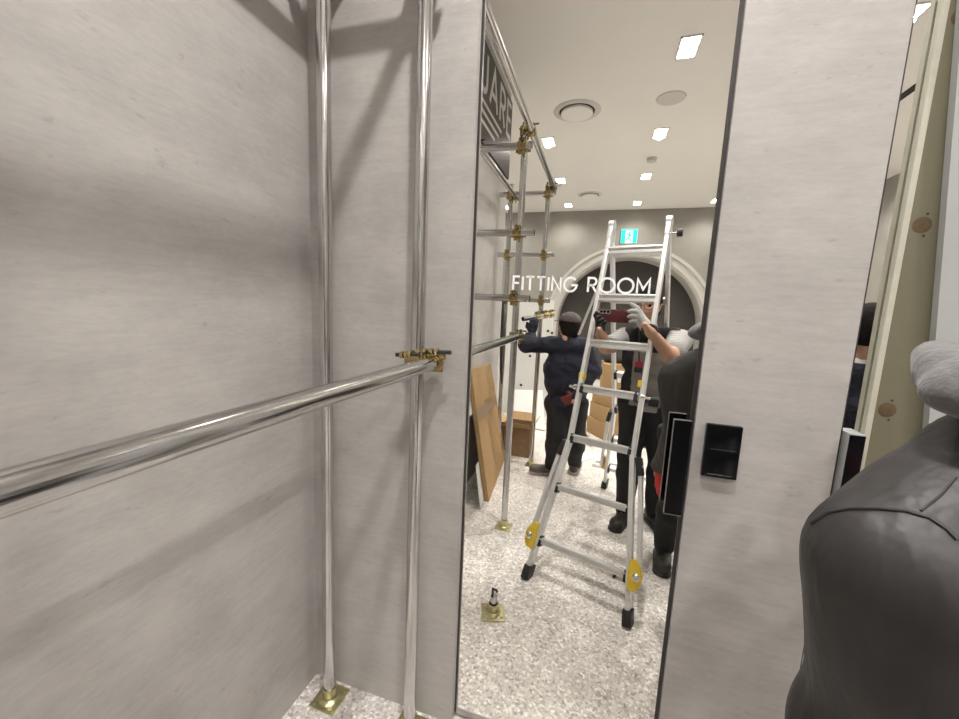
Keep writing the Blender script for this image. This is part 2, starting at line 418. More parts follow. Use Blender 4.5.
def torso(J, o=0.0):
    sL, sR, hL, hR, nk = J['sL'], J['sR'], J['hL'], J['hR'], J['neck']
    f = J['fwd']; s = (sR - sL).normalized(); sh = (sL + sR) / 2; hp = (hL + hR) / 2
    up = (sh - hp).normalized()
    ch = lerp(hp, sh, 0.72); wa = lerp(hp, sh, 0.32)
    hw = (sR - sL).length / 2
    return [rc(sL + s * 0.045, sR - s * 0.045, 0.062 + o), rc(ch - s * (hw - 0.11) + f * 0.015, ch + s * (hw - 0.11) + f * 0.015, 0.105 + o),
            rc(wa - s * (hw - 0.125), wa + s * (hw - 0.125), 0.100 + o), rc(hp - s * (hw - 0.12), hp + s * (hw - 0.12), 0.112 + o),
            rc(sh - f * 0.01, nk, 0.070 + o * 0.6, 0.056 + o * 0.3)]
def arm(J, sd, o=0.0, upto=1.0):
    a, b, c = J['s' + sd], J['e' + sd], J['w' + sd]
    pr = [rc(a, b, 0.055 + o, 0.043 + o)]
    if upto > 0: pr.append(rc(b, lerp(b, c, upto), 0.042 + o, 0.042 + (0.028 - 0.042) * upto + o))
    return pr
def leg(J, sd, o=0.0):
    a, b, c = J['h' + sd], J['k' + sd], J['a' + sd]
    return [rc(a, b, 0.084 + o, 0.058 + o), rc(b, lerp(b, c, 0.3), 0.058 + o, 0.056 + o), rc(lerp(b, c, 0.3), c, 0.056 + o, 0.040 + o)]
def head(J):
    c = J['head']; f = J['look']; u = J['hup']; s = f.cross(u).normalized()
    rot = (tuple(s), tuple(f), tuple(u))
    pr = [el(c + u * 0.025 - f * 0.012, (0.076, 0.095, 0.092), rot), el(c - u * 0.035 + f * 0.020, (0.058, 0.070, 0.080), rot),
          rc(c - u * 0.088 + f * 0.055, c - u * 0.092 + f * 0.062, 0.024),                                   # chin
          rc(c + u * 0.012 + f * 0.088, c - u * 0.022 + f * 0.104, 0.008, 0.0115),                          # nose
          rc(c - u * 0.024 + s * 0.010 + f * 0.092, c - u * 0.024 - s * 0.010 + f * 0.092, 0.007),
          rc(c - u * 0.052 + s * 0.018 + f * 0.078, c - u * 0.052 - s * 0.018 + f * 0.078, 0.009),          # lips
          rc(c + u * 0.030 + s * 0.035 + f * 0.074, c + u * 0.030 - s * 0.035 + f * 0.074, 0.012)]          # brow
    for k in (-1, 1):
        pr += [rc(c + s * 0.076 * k + u * 0.012 - f * 0.005, c + s * 0.072 * k - u * 0.024 + f * 0.002, 0.012, 0.008), rc(c + s * 0.045 * k - u * 0.012 + f * 0.066, c + s * 0.040 * k - u * 0.02 + f * 0.066, 0.018)]
    pr.append(rc(J['neck'], c - u * 0.05 - f * 0.02, 0.056, 0.052))
    return pr
def hand(wrist, d, pn, side, curl=0.35, o=0.0):
    """palm, four unequal bent fingers and a thumb: d = towards the fingers, pn = out of the palm"""
    d = Vector(d).normalized(); pn = Vector(pn); pn = (pn - d * pn.dot(d)).normalized(); s = d.cross(pn) * side
    w_ = Vector(wrist); pr = [rc(w_, w_ + d * 0.03, 0.027 + o, 0.026 + o)]
    for k, L in zip((-1.5, -0.5, 0.5, 1.5), (0.066, 0.076, 0.072, 0.056)):
        b0 = w_ + d * 0.082 + s * 0.019 * k
        pr.append(rc(w_ + d * 0.03 + s * 0.014 * k, b0, 0.016 + o, 0.012 + o))
        dd = d.copy(); p = b0
        for q, fr in enumerate((0.45, 0.32, 0.23)):
            ang = curl * (0.7 + 0.6 * q); dd = (dd * math.cos(ang) + pn * math.sin(ang)).normalized()
            e2 = p + dd * L * fr * 1.1; pr.append(rc(p, e2, 0.0098 + o - 0.0008 * q, 0.0092 + o - 0.0008 * q)); p = e2
    t0 = w_ + d * 0.028 - s * 0.022; t1 = t0 + (d * 0.6 - s * 0.75 + pn * 0.35).normalized() * 0.042; t2 = t1 + (d * 0.9 - s * 0.2 + pn * 0.45).normalized() * 0.034
    pr += [rc(t0, t1, 0.014 + o, 0.0115 + o), rc(t1, t2, 0.0115 + o, 0.009 + o)]
    return pr
def shoe(par, a, fwd, mat, sole):
    a = Vector(a); f = Vector((fwd[0], fwd[1], 0)).normalized(); s = Vector((-f.y, f.x, 0))
    g = Vector((a.x, a.y, 0))
    pr = [rc(g - f * 0.045 + Vector((0, 0, 0.058)), g + f * 0.02 + Vector((0, 0, 0.058)), 0.042, 0.040),
          rc(g + f * 0.02 + Vector((0, 0, 0.050)), g + f * 0.165 + Vector((0, 0, 0.042)), 0.042, 0.038),
          rc(a + Vector((0, 0, 0.03)), g - f * 0.01 + Vector((0, 0, 0.06)), 0.047, 0.044),
          rc(g + f * 0.14 + s * 0.012 + Vector((0, 0, 0.04)), g + f * 0.14 - s * 0.012 + Vector((0, 0, 0.04)), 0.038)]
    o = field_mesh(pr, 0.008, 0.02, cuts=[((0, 0, 0.016), (0, 0, -1))]).build('shoe', mat, par)
    so = field_mesh([rc(g - f * 0.045 + s * 0.01 + Vector((0, 0, 0.012)), g + f * 0.16 + s * 0.008 + Vector((0, 0, 0.012)), 0.043, 0.043),
                     rc(g - f * 0.045 - s * 0.01 + Vector((0, 0, 0.012)), g + f * 0.16 - s * 0.008 + Vector((0, 0, 0.012)), 0.043, 0.043)], 0.008, 0.01,
                    cuts=[((0, 0, 0.0), (0, 0, -1)), ((0, 0, 0.026), (0, 0, 1))]).build('sole', sole, o)
    return o

# ------------------------------------------------------------------ STRUCTURE
HC = 3.5                   # ceiling height
XL, XR, YB = -3.3, 3.65, -6.09
struct('floor', MB().box((XL, YB - 0.6, -0.1), (XR, 1.5, 0.0)), M['floor'])
struct('ceiling', MB().box((XL, YB - 0.6, HC), (XR, 1.5, HC + 0.1)), M['ceil'])
struct('wall_left', MB().box((-1.08, -1.52, 0), (-0.98, 1.3, HC)), M['wall'])
struct('wall_front_left', MB().box((-0.98, 1.158, 0), (-0.398, 1.30, HC)), M['wall'])
struct('wall_front_right', MB().box((0.271, 1.176, 0), (0.597, 1.30, HC)), M['wall'])
struct('wall_front', MB().box((-0.398, 1.26, 0), (0.271, 1.36, HC)).box((0.597, 1.26, 0), (XR, 1.36, HC)).box((XL, 1.26, 0), (-1.08, 1.36, HC)), M['wall'])
struct('wall_right', MB().box((XR, YB - 0.6, 0), (XR + 0.1, 1.36, HC)), M['plaster'])
struct('wall_far_left', MB().box((XL - 0.1, YB - 0.6, 0), (XL, 1.36, HC)), M['plaster'])
# back wall with an arched opening
AX, AR, AZ = 0.48, 1.40, 1.20
def arch_pts(r, z0=0.0, n=36):
    return [(AX - r, z0)] + [(AX - r * math.cos(PI * i / n), AZ + r * math.sin(PI * i / n)) for i in range(n + 1)] + [(AX + r, z0)]
mb = MB()
pts = arch_pts(AR)
mb.box((XL, YB - 0.15, 0), (AX - AR, YB, HC)); mb.box((AX + AR, YB - 0.15, 0), (XR, YB, HC))
top = [p for p in pts[1:-1]]
for (x0, z0), (x1, z1) in zip(top[:-1], top[1:]):
    mb.prism([(x0, YB, z0), (x1, YB, z1), (x1, YB, HC), (x0, YB, HC)], (0, -0.15, 0))
struct('wall_back', mb, M['plaster'])
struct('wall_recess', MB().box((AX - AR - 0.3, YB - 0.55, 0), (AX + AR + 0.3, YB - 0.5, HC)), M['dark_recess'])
mb = MB()
def ring(r0, r1, y0, y1):
    a = arch_pts(r0); b = arch_pts(r1)
    for i in range(len(a) - 1):
        mb.prism([(a[i][0], y0, a[i][1]), (b[i][0], y0, b[i][1]), (b[i + 1][0], y0, b[i + 1][1]), (a[i + 1][0], y0, a[i + 1][1])], (0, y1 - y0, 0))
ring(AR - 0.005, AR + 0.23, YB, YB + 0.03); ring(AR + 0.03, AR + 0.08, YB + 0.03, YB + 0.05); ring(AR + 0.17, AR + 0.23, YB + 0.03, YB + 0.055)
ring(AR - 0.02, AR, YB - 0.5, YB)
struct('trim_1', mb, M['trim'])

# ------------------------------------------------------------------ MIRRORS
LET = {
 'F': (0.46, [[(0.04, 0), (0.04, 1), (0.46, 1)], [(0.04, 0.52), (0.42, 0.52)]]),
 'I': (0.10, [[(0.05, 0), (0.05, 1)]]),
 'T': (0.56, [[(0.28, 0), (0.28, 1)], [(0.0, 1), (0.56, 1)]]),
 'N': (0.62, [[(0.04, 0), (0.04, 1), (0.58, 0), (0.58, 1)]]),
 'G': (0.82, [[(0.42 + 0.40 * math.cos(q), 0.5 + 0.5 * math.sin(q)) for q in [math.radians(a) for a in range(42, 362, 16)]] + [(0.82, 0.46), (0.46, 0.46)]]),
 'R': (0.56, [[(0.04, 0), (0.04, 1), (0.30, 1)] + [(0.30 + 0.23 * math.cos(q), 0.745 + 0.255 * math.sin(q)) for q in [math.radians(a) for a in range(70, -91, -20)]] + [(0.04, 0.49)], [(0.28, 0.49), (0.55, 0)]]),
 'O': (0.94, [[(0.47 + 0.45 * math.cos(q), 0.5 + 0.5 * math.sin(q)) for q in [2 * PI * i / 28 for i in range(29)]]]),
 'M': (0.78, [[(0.04, 0), (0.04, 1), (0.39, 0.30), (0.74, 1), (0.74, 0)]]),
 'U': (0.60, [[(0.04, 1), (0.04, 0.32)] + [(0.30 + 0.26 * math.cos(q), 0.30 + 0.30 * math.sin(q)) for q in [math.radians(a) for a in range(190, 351, 20)]] + [(0.56, 0.32), (0.56, 1)]]),
 'A': (0.70, [[(0.0, 0), (0.35, 1), (0.70, 0)], [(0.12, 0.32), (0.58, 0.32)]]),
 'E': (0.46, [[(0.46, 1), (0.04, 1), (0.04, 0), (0.46, 0)], [(0.04, 0.52), (0.42, 0.52)]]),
 ' ': (0.34, []),
}
def text(par, mat, s, o, ux, uy, un, h, w_, t, gap=0.2, width=None):
    adv = []; x = 0
    for ch in s: adv.append(x); x += LET[ch][0] + gap
    x -= gap
    k = 1.0 if width is None else width / (x * h)
    for ch, a in zip(s, adv):
        if ch == ' ': continue
        MB().strokes(o, Vector(ux) * h * k, Vector(uy) * h, un, [[(p + a, q) for p, q in ln] for ln in LET[ch][1]], w_, t).build('letter', mat, par, False)
def handle(par, x0, x1, z0, z1, y):
    h = MB().box((x0, y - 0.042, z0), (x1, y - 0.034, z1), 0.0015).build('handle', M['black_gloss'], par, False)
    MB().box((x0 - 0.0012, y - 0.043, z0), (x0 + 0.0004, y - 0.0335, z1)).box((x0, y - 0.0432, z1 - 0.0004), (x1, y - 0.0335, z1 + 0.0012)).box((x0, y - 0.0432, z0 - 0.0012), (x1, y - 0.0335, z0 + 0.0004)).build('polished_edge', M['glass_edge'], h, False)
    for z in (z0 + 0.04, z1 - 0.04):
        MB().cyl(((x0 + x1) / 2, y - 0.035, z), ((x0 + x1) / 2, y, z), 0.008, n=14).build('standoff', M['black_gloss'], h)
    return h
t = thing('mirror', 'tall mirror door lettered FITTING ROOM between two grey wall panels', 'mirror', (-0.065, YM, 0.0))
MB().box((-0.392, YM, 0.035), (0.262, YM + 0.006, HC - 0.02)).build('mirror_glass', M['mirror'], t, False)
MB().box((-0.398, YM - 0.004, 0.02), (-0.391, YM + 0.05, HC)).build('edge_strip', M['edge'], t, False)
MB().box((0.260, YM - 0.002, 0.02), (0.2705, YM + 0.05, HC)).build('edge_strip', M['edge'], t, False)
MB().box((-0.391, YM - 0.003, 0.012), (0.262, YM + 0.05, 0.035)).build('bottom_rail', M['alu_edge'], t, False)
fl = DY(512.5, 289.7, YM); fr = DY(650, 288, YM)
text(t, M['letter'], 'FITTING ROOM', (fl.x, YM - 0.0004, fl.z), (1, 0, 0), (0, 0, 1), (0, -1, 0), 0.0400, 0.0060, 0.0012, 0.17, fr.x - fl.x)
handle(t, 0.2135, 0.2575, 0.945, 1.217, YM)
t2 = thing('mirror', 'second mirror door, right of the panel with the black switch, partly behind the olive board', 'mirror', (0.95, YM, 0.0))
MB().box((0.606, YM, 0.035), (1.30, YM + 0.006, HC - 0.02)).build('mirror_glass', M['mirror'], t2, False)
MB().box((0.5975, YM - 0.002, 0.02), (0.606, YM + 0.05, HC)).build('edge_strip', M['edge'], t2, False)
MB().box((0.606, YM - 0.003, 0.012), (1.30, YM + 0.05, 0.035)).build('bottom_rail', M['alu_edge'], t2, False)

# small black wall box right of the wall panel, in front of the second mirror
t = thing('wall_box', 'small pale wall box with a black front between the panel edge and the olive board', 'box', (0.60, YM, 1.0))
MB().box((0.6065, 1.160, 0.93), (0.640, YM, 1.229), 0.001).build('housing', M['whitepanel'], t, False)
MB().box((0.6075, 1.157, 0.932), (0.639, 1.161, 1.226), 0.001).build('front_plate', M['black_gloss'], t, False)

# switch
t = thing('light_switch', 'black glossy double rocker switch on the grey wall panel right of the mirror', 'switch', (0.34, 1.176, 1.07))
a = DY(703, 422, 1.17); b = DY(737, 476, 1.17)
x0, x1, z1, z0 = 0.297, 0.382, 1.213, 1.066
MB().box((x0, 1.160, z0), (x1, 1.176, z1), 0.003).build('plate', M['black_gloss'], t)
zm = (z0 + z1) / 2
for za, zb in ((z0 + 0.004, zm - 0.001), (zm + 0.001, z1 - 0.004)):
    r_ = MB().box((x0 + 0.005, 1.1575, za), (x1 - 0.005, 1.161, zb), 0.002).build('rocker', M['black_gloss'], t)
    MB().box((x0 + 0.014, 1.1568, za + 0.005), (x1 - 0.014, 1.158, za + 0.0067)).build('indicator_line', M['chrome'], r_, False)

# ------------------------------------------------------------------ PIPE RACK
RP = 0.0213
XF, XBk = -0.531, -0.866
YA, YB1, YC = 1.09, -0.094, -1.235
rack = thing('pipe_rack', 'galvanised steel pipe clothing rack joined with brass clamps along the left wall', 'rack', (-0.7, 0, 0))
def base_plate(par, x, y, rot=0.0, name='base_plate', size=0.105, loose=False):
    c, s_ = math.cos(rot), math.sin(rot)
    b_ = MB().obox((x, y, 0.0035), ((c, s_, 0), (-s_, c, 0), (0, 0, 1)), (size, size, 0.007), 0.002)
    b_.lathe((x, y, 0.006), (0, 0, 1), [(0.040, 0), (0.036, 0.005), (0.027, 0.010), (0.0255, 0.05), (0.0222, 0.05)], 28)
    pts4 = [Vector((x, y, 0.007)) + Vector((c, s_, 0)) * 0.038 * dx + Vector((-s_, c, 0)) * 0.038 * dy for dx in (-1, 1) for dy in (-1, 1)]
    if not loose:
        for p in pts4: b_.lathe(p, (0, 0, 1), [(0.007, 0), (0.006, 0.003), (0, 0.0035)], 10)
    o = b_.build(name, M['plate'], par)
    if loose:
        for p in pts4: MB().lathe(p, (0, 0, 1), [(0.007, 0), (0.006, 0.003), (0, 0.0035)], 10).build('screw', M['chrome'], o)
    return o
for (x, y, nm) in ((XBk, YA, 0), (XF, YA, 0), (XBk, YB1, 0), (XF + 0.008, YB1, 0), (XBk, YC, 0), (XF, YC, 0)):
    p_ = MB().pipe((x, y, 0.008), (x, y, 2.60), RP).build('pole', M['pipe'], rack)
    base_plate(p_, x, y, 0.06 if y < 1 else 0.0)
def rail(a, b): return MB().pipe(a, b, RP).build('rail', M['pipe'], rack)
OFF = 2 * RP + 0.003
rail((XF + OFF, 1.13, 2.555), (XF + OFF, YC - 0.06, 2.555))
rail((XBk + OFF, 1.13, 2.49), (XBk + OFF, YC - 0.06, 2.49))
main = rail((XF + OFF, 1.132, 1.319), (XF + OFF, YB1 - 0.045, 1.321))
def cross(y, z, xa, xb): return rail((xa, y, z), (xb, y, z))
cross(YA - OFF, 2.47, -0.95, -0.45)
cross(YB1 + OFF, 2.455, -0.95, -0.47); cross(YC + OFF, 2.50, -0.96, -0.46)
cross(YB1 + OFF, 1.955, -0.95, -0.425); cross(YC + OFF, 1.975, -0.95, -0.44)
cross(YB1 + OFF, 1.56, -0.95, -0.43); cross(YC + OFF, 1.575, -0.95, -0.45)
def collar(mb, c, ax, r=0.0245, w_=0.042):
    ax = Vector(ax); c = Vector(c)
    mb.lathe(c, ax, [(r - 0.003, -w_ / 2), (r + 0.002, -w_ / 2), (r + 0.002, w_ / 2), (r - 0.003, w_ / 2)], 22)
def bolt(mb, mt, a, d, L=0.06):
    a = Vector(a); d = Vector(d).normalized()
    mt.cyl(a - d * 0.004, a + d * L, 0.0052, n=12)
    mb.lathe(a + d * L * 0.45, d, [(0.0001, 0), (0.0115, 0), (0.0115, 0.010), (0.0001, 0.010)], 6)
    mb.lathe(a + d * 0.002, d, [(0.0001, 0), (0.0115, 0), (0.0115, 0.008), (0.0001, 0.008)], 6)
def clamp(p_pole, p_rail, rail_ax, par=rack, up=1):
    """right-angle coupler: one collar round the upright, one round the rail, hinge lugs and two bolts"""
    p_pole = Vector(p_pole); p_rail = Vector(p_rail); ra = Vector(rail_ax)
    m_ = MB(); bt = MB()
    collar(m_, p_pole, (0, 0, 1), 0.0245, 0.05); collar(m_, p_rail, ra, 0.0245, 0.05)
    mid = (p_pole + p_rail) / 2; d = (p_rail - p_pole).normalized()
    m_.obox(mid, (d, ra, (0, 0, 1)), (0.018, 0.052, 0.052), 0.003)
    t_ = Vector((0, 0, 1)).cross(d).normalized()
    if abs(t_.dot(ra)) < 0.5: t_ = ra
    for sgn in (-1, 1):                                    # lugs of the collar on the upright
        q = p_pole + t_ * 0.034 * sgn
        m_.obox(q, (t_, d, (0, 0, 1)), (0.026, 0.010, 0.044), 0.003)
    for sgn in (-1, 1):                                    # lugs of the collar on the rail
        q = p_rail + Vector((0, 0, 1)) * 0.034 * sgn
        m_.obox(q, (Vector((0, 0, 1)), d, ra), (0.026, 0.010, 0.044), 0.003)
    bolt(m_, bt, p_pole + t_ * 0.036 - d * 0.02, d, 0.07)
    bolt(m_, bt, p_rail + Vector((0, 0, up * 0.036)) - d * 0.035, d, 0.075)
    o = m_.build('clamp', M['gold'], par)
    bt.build('bolt', M['blackcap'], o)
    return o
for y in (YB1, YC):
    clamp((XF, y, 2.555), (XF + OFF, y, 2.555), (0, 1, 0))
    clamp((XBk, y, 2.49), (XBk + OFF, y, 2.49), (0, 1, 0))
    for z in ((2.455, 1.955, 1.56) if y == YB1 else (2.50, 1.975, 1.575)):
        clamp((XF, y, z), (XF, y + OFF, z), (1, 0, 0)); clamp((XBk, y, z), (XBk, y + OFF, z), (1, 0, 0))
clamp((XF, YB1, 1.318), (XF + OFF, YB1, 1.318), (0, 1, 0))
clamp((XF, YA, 2.555), (XF + OFF, YA, 2.555), (0, 1, 0)); clamp((XF, YA, 2.47), (XF, YA - OFF, 2.47), (1, 0, 0)); clamp((XBk, YA, 2.47), (XBk, YA - OFF, 2.47), (1, 0, 0))
# the near clamp, bolts lying across the top of the rail
zc = 1.320; m_ = MB(); bt = MB()
collar(m_, (XF, YA, zc), (0, 0, 1), 0.0245, 0.050)
collar(m_, (XF + OFF, YA + 0.022, zc), (0, 1, 0), 0.0250, 0.030)
m_.obox((XF + OFF / 2, YA + 0.01, zc), ((1, 0, 0), (0, 1, 0), (0, 0, 1)), (0.02, 0.045, 0.048), 0.003)
m_.obox((XF + OFF + 0.012, YA + 0.024, zc + 0.003), ((1, 0, 0), (0, 1, 0), (0, 0, 1)), (0.034, 0.012, 0.064), 0.003)
m_.obox((XF + OFF + 0.030, YA + 0.024, zc + 0.024), ((1, 0, 0), (0, 1, 0), (0, 0, 1)), (0.014, 0.014, 0.026), 0.003)
m_.obox((XF - 0.002, YA - 0.030, zc + 0.006), ((1, 0, 0), (0, 1, 0), (0, 0, 1)), (0.05, 0.014, 0.036), 0.003)
zb = zc + 0.031
bt.cyl((XF - 0.056, YA - 0.034, zb - 0.008), (XF + 0.02, YA - 0.030, zb - 0.004), 0.0062, n=14)
bt.cyl((XF + 0.02, YA + 0.006, zb + 0.002), (XF + OFF + 0.060, YA + 0.012, zb + 0.006), 0.0066, n=14)
for x, dy, dz in ((-0.036, -0.033, -0.007), (-0.022, -0.032, -0.006), (-0.010, -0.031, -0.004), (0.010, -0.015, 0.000), (0.024, 0.0, 0.003), (0.044, 0.006, 0.005), (0.060, 0.008, 0.006)):
    m_.lathe((XF + x, YA + dy, zb + dz), (1, 0.05, 0), [(0.0001, -0.005), (0.0115, -0.005), (0.0125, 0), (0.0115, 0.005), (0.0001, 0.005)], 6)
o = m_.build('clamp', M['gold'], rack); bt.build('bolt', M['blackcap'], o)
# short pipe the worker is clamping on
sa = V(523, 319, 3.36); sb = V(553, 314.5, 3.66)
MB().pipe(sa, sb, RP).build('stub_pipe', M['pipe'], rack)
m_ = MB(); bt = MB()
dst = (sb - sa).normalized()
for q in (0.45, 0.72, 0.93):
    c = lerp(sa, sb, q); collar(m_, c, dst, 0.0245, 0.045); m_.obox(c + Vector((0, 0, 0.034)), (dst, dst.cross(Vector((0, 0, 1))), (0, 0, 1)), (0.04, 0.016, 0.03), 0.004)
    bt.cyl(c + Vector((0, 0, 0.035)) - dst * 0.03, c + Vector((0, 0, 0.035)) + dst * 0.045, 0.006, n=10)
o = m_.build('clamp', M['gold'], rack); bt.build('bolt', M['blackcap'], o)

# loose base plate with a short spigot on the floor
sp = VZ(493, 613)
t = thing('base_socket', 'loose yellow base plate with short spigot on the floor before the ladder', 'base plate', sp)
pl = base_plate(t, sp.x, sp.y, -0.33, 'base_plate', 0.112, True)
MB().cyl((sp.x, sp.y, 0.01), (sp.x, sp.y, 0.095), 0.017).build('spigot', M['pipe'], t)
MB().tube([(sp.x - 0.004, sp.y - 0.018, 0.082), (sp.x - 0.012, sp.y - 0.018, 0.10), (sp.x - 0.010, sp.y - 0.01, 0.122), (sp.x + 0.012, sp.y, 0.126), (sp.x + 0.016, sp.y, 0.118)], 0.006).build('hook', M['blackcap'], t)

# black cable on the rear pole
tag(MB().tube([V(504, 296, 3.52), V(503, 304, 3.52), V(502.5, 320, 3.52), V(501.5, 345, 3.52), V(501, 372, 3.52), V(502, 384, 3.52)], [0.008, 0.011, 0.015, 0.016, 0.013, 0.007]).build('cable', M['blackcap']),
    'black cable hanging down beside the rear rack pole', 'cable')

# ------------------------------------------------------------------ LADDER
fL = Vector((-0.283, 2.022, 0)); fR = Vector((0.241, 1.858, 0))        # mirror-side coordinates, mapped with R()
lu = (fR - fL).normalized(); lw = Vector((-lu.y, lu.x, 0)); up_ = Vector((0, 0, 1))
AP = 0.72; HA = 2.03; LL = math.hypot(AP, HA)
def LF(s, t_, n=0.0, rear=False):
    """point on the ladder: s across, t along the rail from the foot, n outwards from the A-frame"""
    if not rear: p = fL + lu * s + (lw * AP + up_ * HA) * (t_ / LL) + (-lw * HA + up_ * AP) * (n / LL)
    else: p = fL + lw * 1.44 + lu * s + (-lw * AP + up_ * HA) * (t_ / LL) + (lw * HA + up_ * AP) * (n / LL)
    return R(p.x, p.y, p.z)
U = Vector((lu.x, -lu.y, 0))
ft = VZ(577, 598)
lad = thing('step_ladder', 'aluminium folding ladder with yellow joints standing open in front of the man photographing', 'ladder', (ft.x, ft.y, 0))
rungs = (1.985, 1.678, 1.390, 1.112, 0.817, 0.527, 0.218)
def edge_s(t_):
    if t_ >= 0.8: return 0.093, 0.424 + (0.02 * max(0, (1.0 - t_) / 0.2) if t_ < 1.0 else 0)
    q = (0.8 - t_) / 0.8
    return 0.093 * (1 - q), 0.445 + 0.107 * q
for rear in (False, True):
    Lm = 2.165
    dirn = (LF(0.1, 1, 0, rear) - LF(0.1, 0, 0, rear)).normalized(); nn = (LF(0, 0, 1, rear) - LF(0, 0, 0, rear)).normalized()
    for k in (0, 1):
        a0, a1, a2 = LF(edge_s(0.03)[k], 0.03, 0, rear), LF(edge_s(0.8)[k], 0.8, 0, rear), LF(edge_s(1.2)[k], Lm, 0, rear)
        ml = MB(); ml.bar(a0, a1, 0.024, 0.058, U, 0.003); ml.bar(a1 - (a2 - a1).normalized() * 0.03, a2, 0.022, 0.05, U, 0.003)
        # groove lips so the rail reads as a channel
        ml.bar(a0 + nn * 0.03, a1 + nn * 0.03, 0.010, 0.006, U); ml.bar(a1 + nn * 0.026, a2 + nn * 0.026, 0.010, 0.005, U)
        rl = ml.build('side_rail', M['alu'], lad)
        ff = LF(edge_s(0)[k], 0.0, 0, rear)
        MB().bar(Vector((ff.x, ff.y, 0.0)) , a0 + (a1 - a0).normalized() * 0.044, 0.044, 0.076, U, 0.006).build('rubber_foot', M['blackcap'], rl)
        sg = -1 if k == 0 else 1
        b0 = LF(edge_s(0.22)[k] + 0.046 * sg, 0.24, -0.002, rear); b1 = LF(edge_s(0.8)[k] + (0.038 if k == 0 else 0.046) * sg, 0.76, -0.006, rear)
        ob = MB().bar(b0, b1, 0.020, 0.050, U, 0.003).build('outer_leg', M['alu'], lad)
        MB().bar(b1 + (b1 - b0).normalized() * 0.035 - U * 0.012 * sg, b1 - (b1 - b0).normalized() * 0.055, 0.030, 0.062, U, 0.004).build('bracket', M['blackcap'], ob)
        # yellow joint disc
        yc = LF(edge_s(0.235)[k] + 0.030 * sg, 0.235, 0.012, rear)
        jm = MB(); poly = [(-0.02, -0.07), (0.018, -0.062), (0.034, -0.03), (0.036, 0.012), (0.022, 0.045), (-0.006, 0.075), (-0.026, 0.07), (-0.03, 0.0)]
        jm.prism([yc + nn * 0.012 + U * (p * sg) + dirn * q for p, q in poly], nn * 0.026)
        jy = jm.build('joint', M['yellow'], lad, False)
        MB().lathe(yc + nn * 0.037 + U * 0.010 * sg, nn, [(0.019, 0), (0.019, 0.006), (0.011, 0.013), (0.0, 0.014)], 16).build('rivet', M['chrome'], jy)
        # top hinge
        MB().cyl(a2 - U * 0.016, a2 + U * 0.016, 0.029, n=22).bar(a2 - dirn * 0.10, a2, 0.026, 0.06, U, 0.003).build('hinge', M['alu'], rl)
    for i, t_ in enumerate(rungs):
        s0, s1 = edge_s(t_); a, b = LF(s0, t_, 0.0, rear), LF(s1, t_, 0.0, rear)
        hgt = 0.034 if i > 4 else 0.042
        rm = MB(); rm.bar(a, b, hgt, 0.032, dirn, 0.004)
        rm.bar(a + dirn * hgt * 0.32 + nn * 0.006, b + dirn * hgt * 0.32 + nn * 0.006, 0.012, 0.040, dirn, 0.002)
        ro = rm.build('rung', M['alu'], lad)
        if i >= 3:
            for p, sg in ((a, 1), (b, -1)):
                MB().obox(p + U * 0.014 * sg - dirn * 0.004, (U, nn, dirn), (0.020, 0.052, 0.056), 0.004).build('corner_bracket', M['blackcap'], ro)
for t_, k, sg in ((1.11, 0, -1), (1.11, 1, 1)):                                    # locking pins
    p = LF(edge_s(1.2)[k] + 0.01 * sg, t_, 0.02)
    MB().cyl(p, p + U * 0.05 * sg, 0.007, n=12).lathe(p + U * 0.012 * sg, U, [(0, -0.008), (0.016, -0.008), (0.016, 0.008), (0, 0.008)], 14).build('locking_pin', M['chrome'], lad)
p = LF(0.440, 2.085, 0)
kb = MB().cyl(p, p + U * 0.05, 0.006, n=12).build('locking_pin', M['chrome'], lad)
MB().cyl(p + U * 0.035, p + U * 0.062, 0.022, n=18).build('knob', M['blackcap'], kb)
for k in (0, 1):
    p0 = LF(edge_s(1.2)[k], 1.165, 0.0); p1 = LF(edge_s(1.2)[k], 1.20, 0.0)
    MB().bar(p0, p1, 0.027, 0.056, U, 0.001).build('warning_label', M['yellow'], lad)
MB().bar(LF(0.075, 1.83, -0.05), V(579, 334, 2.86), 0.014, 0.032, U, 0.002).build('stay_bar', M['alu'], lad)

# ------------------------------------------------------------------ SIGNS
t = thing('wall_sign', 'large dark sign with pale letters high on the left wall behind the pipe rack', 'sign', R(-0.965, 3.2, 2.7))
mb = MB().box(R(-0.978, 2.35, 2.72), R(-0.955, 3.86, 3.40), 0.002); mb.build('panel', M['sign'], t, False)
text(t, M['signletter'], 'UARE', R(-0.955, 2.86, 3.07), (0, -1, 0), (0, 0, 1), (1, 0, 0), 0.27, 0.040, 0.002, 0.24, 0.95)
for z, ya, yb in ((2.985, 2.45, 3.50), (2.915, 2.45, 3.42), (2.845, 2.45, 3.30)):
    MB().box(R(-0.955, ya, z), R(-0.953, yb, z + 0.026)).build('line', M['signletter'], t, False)

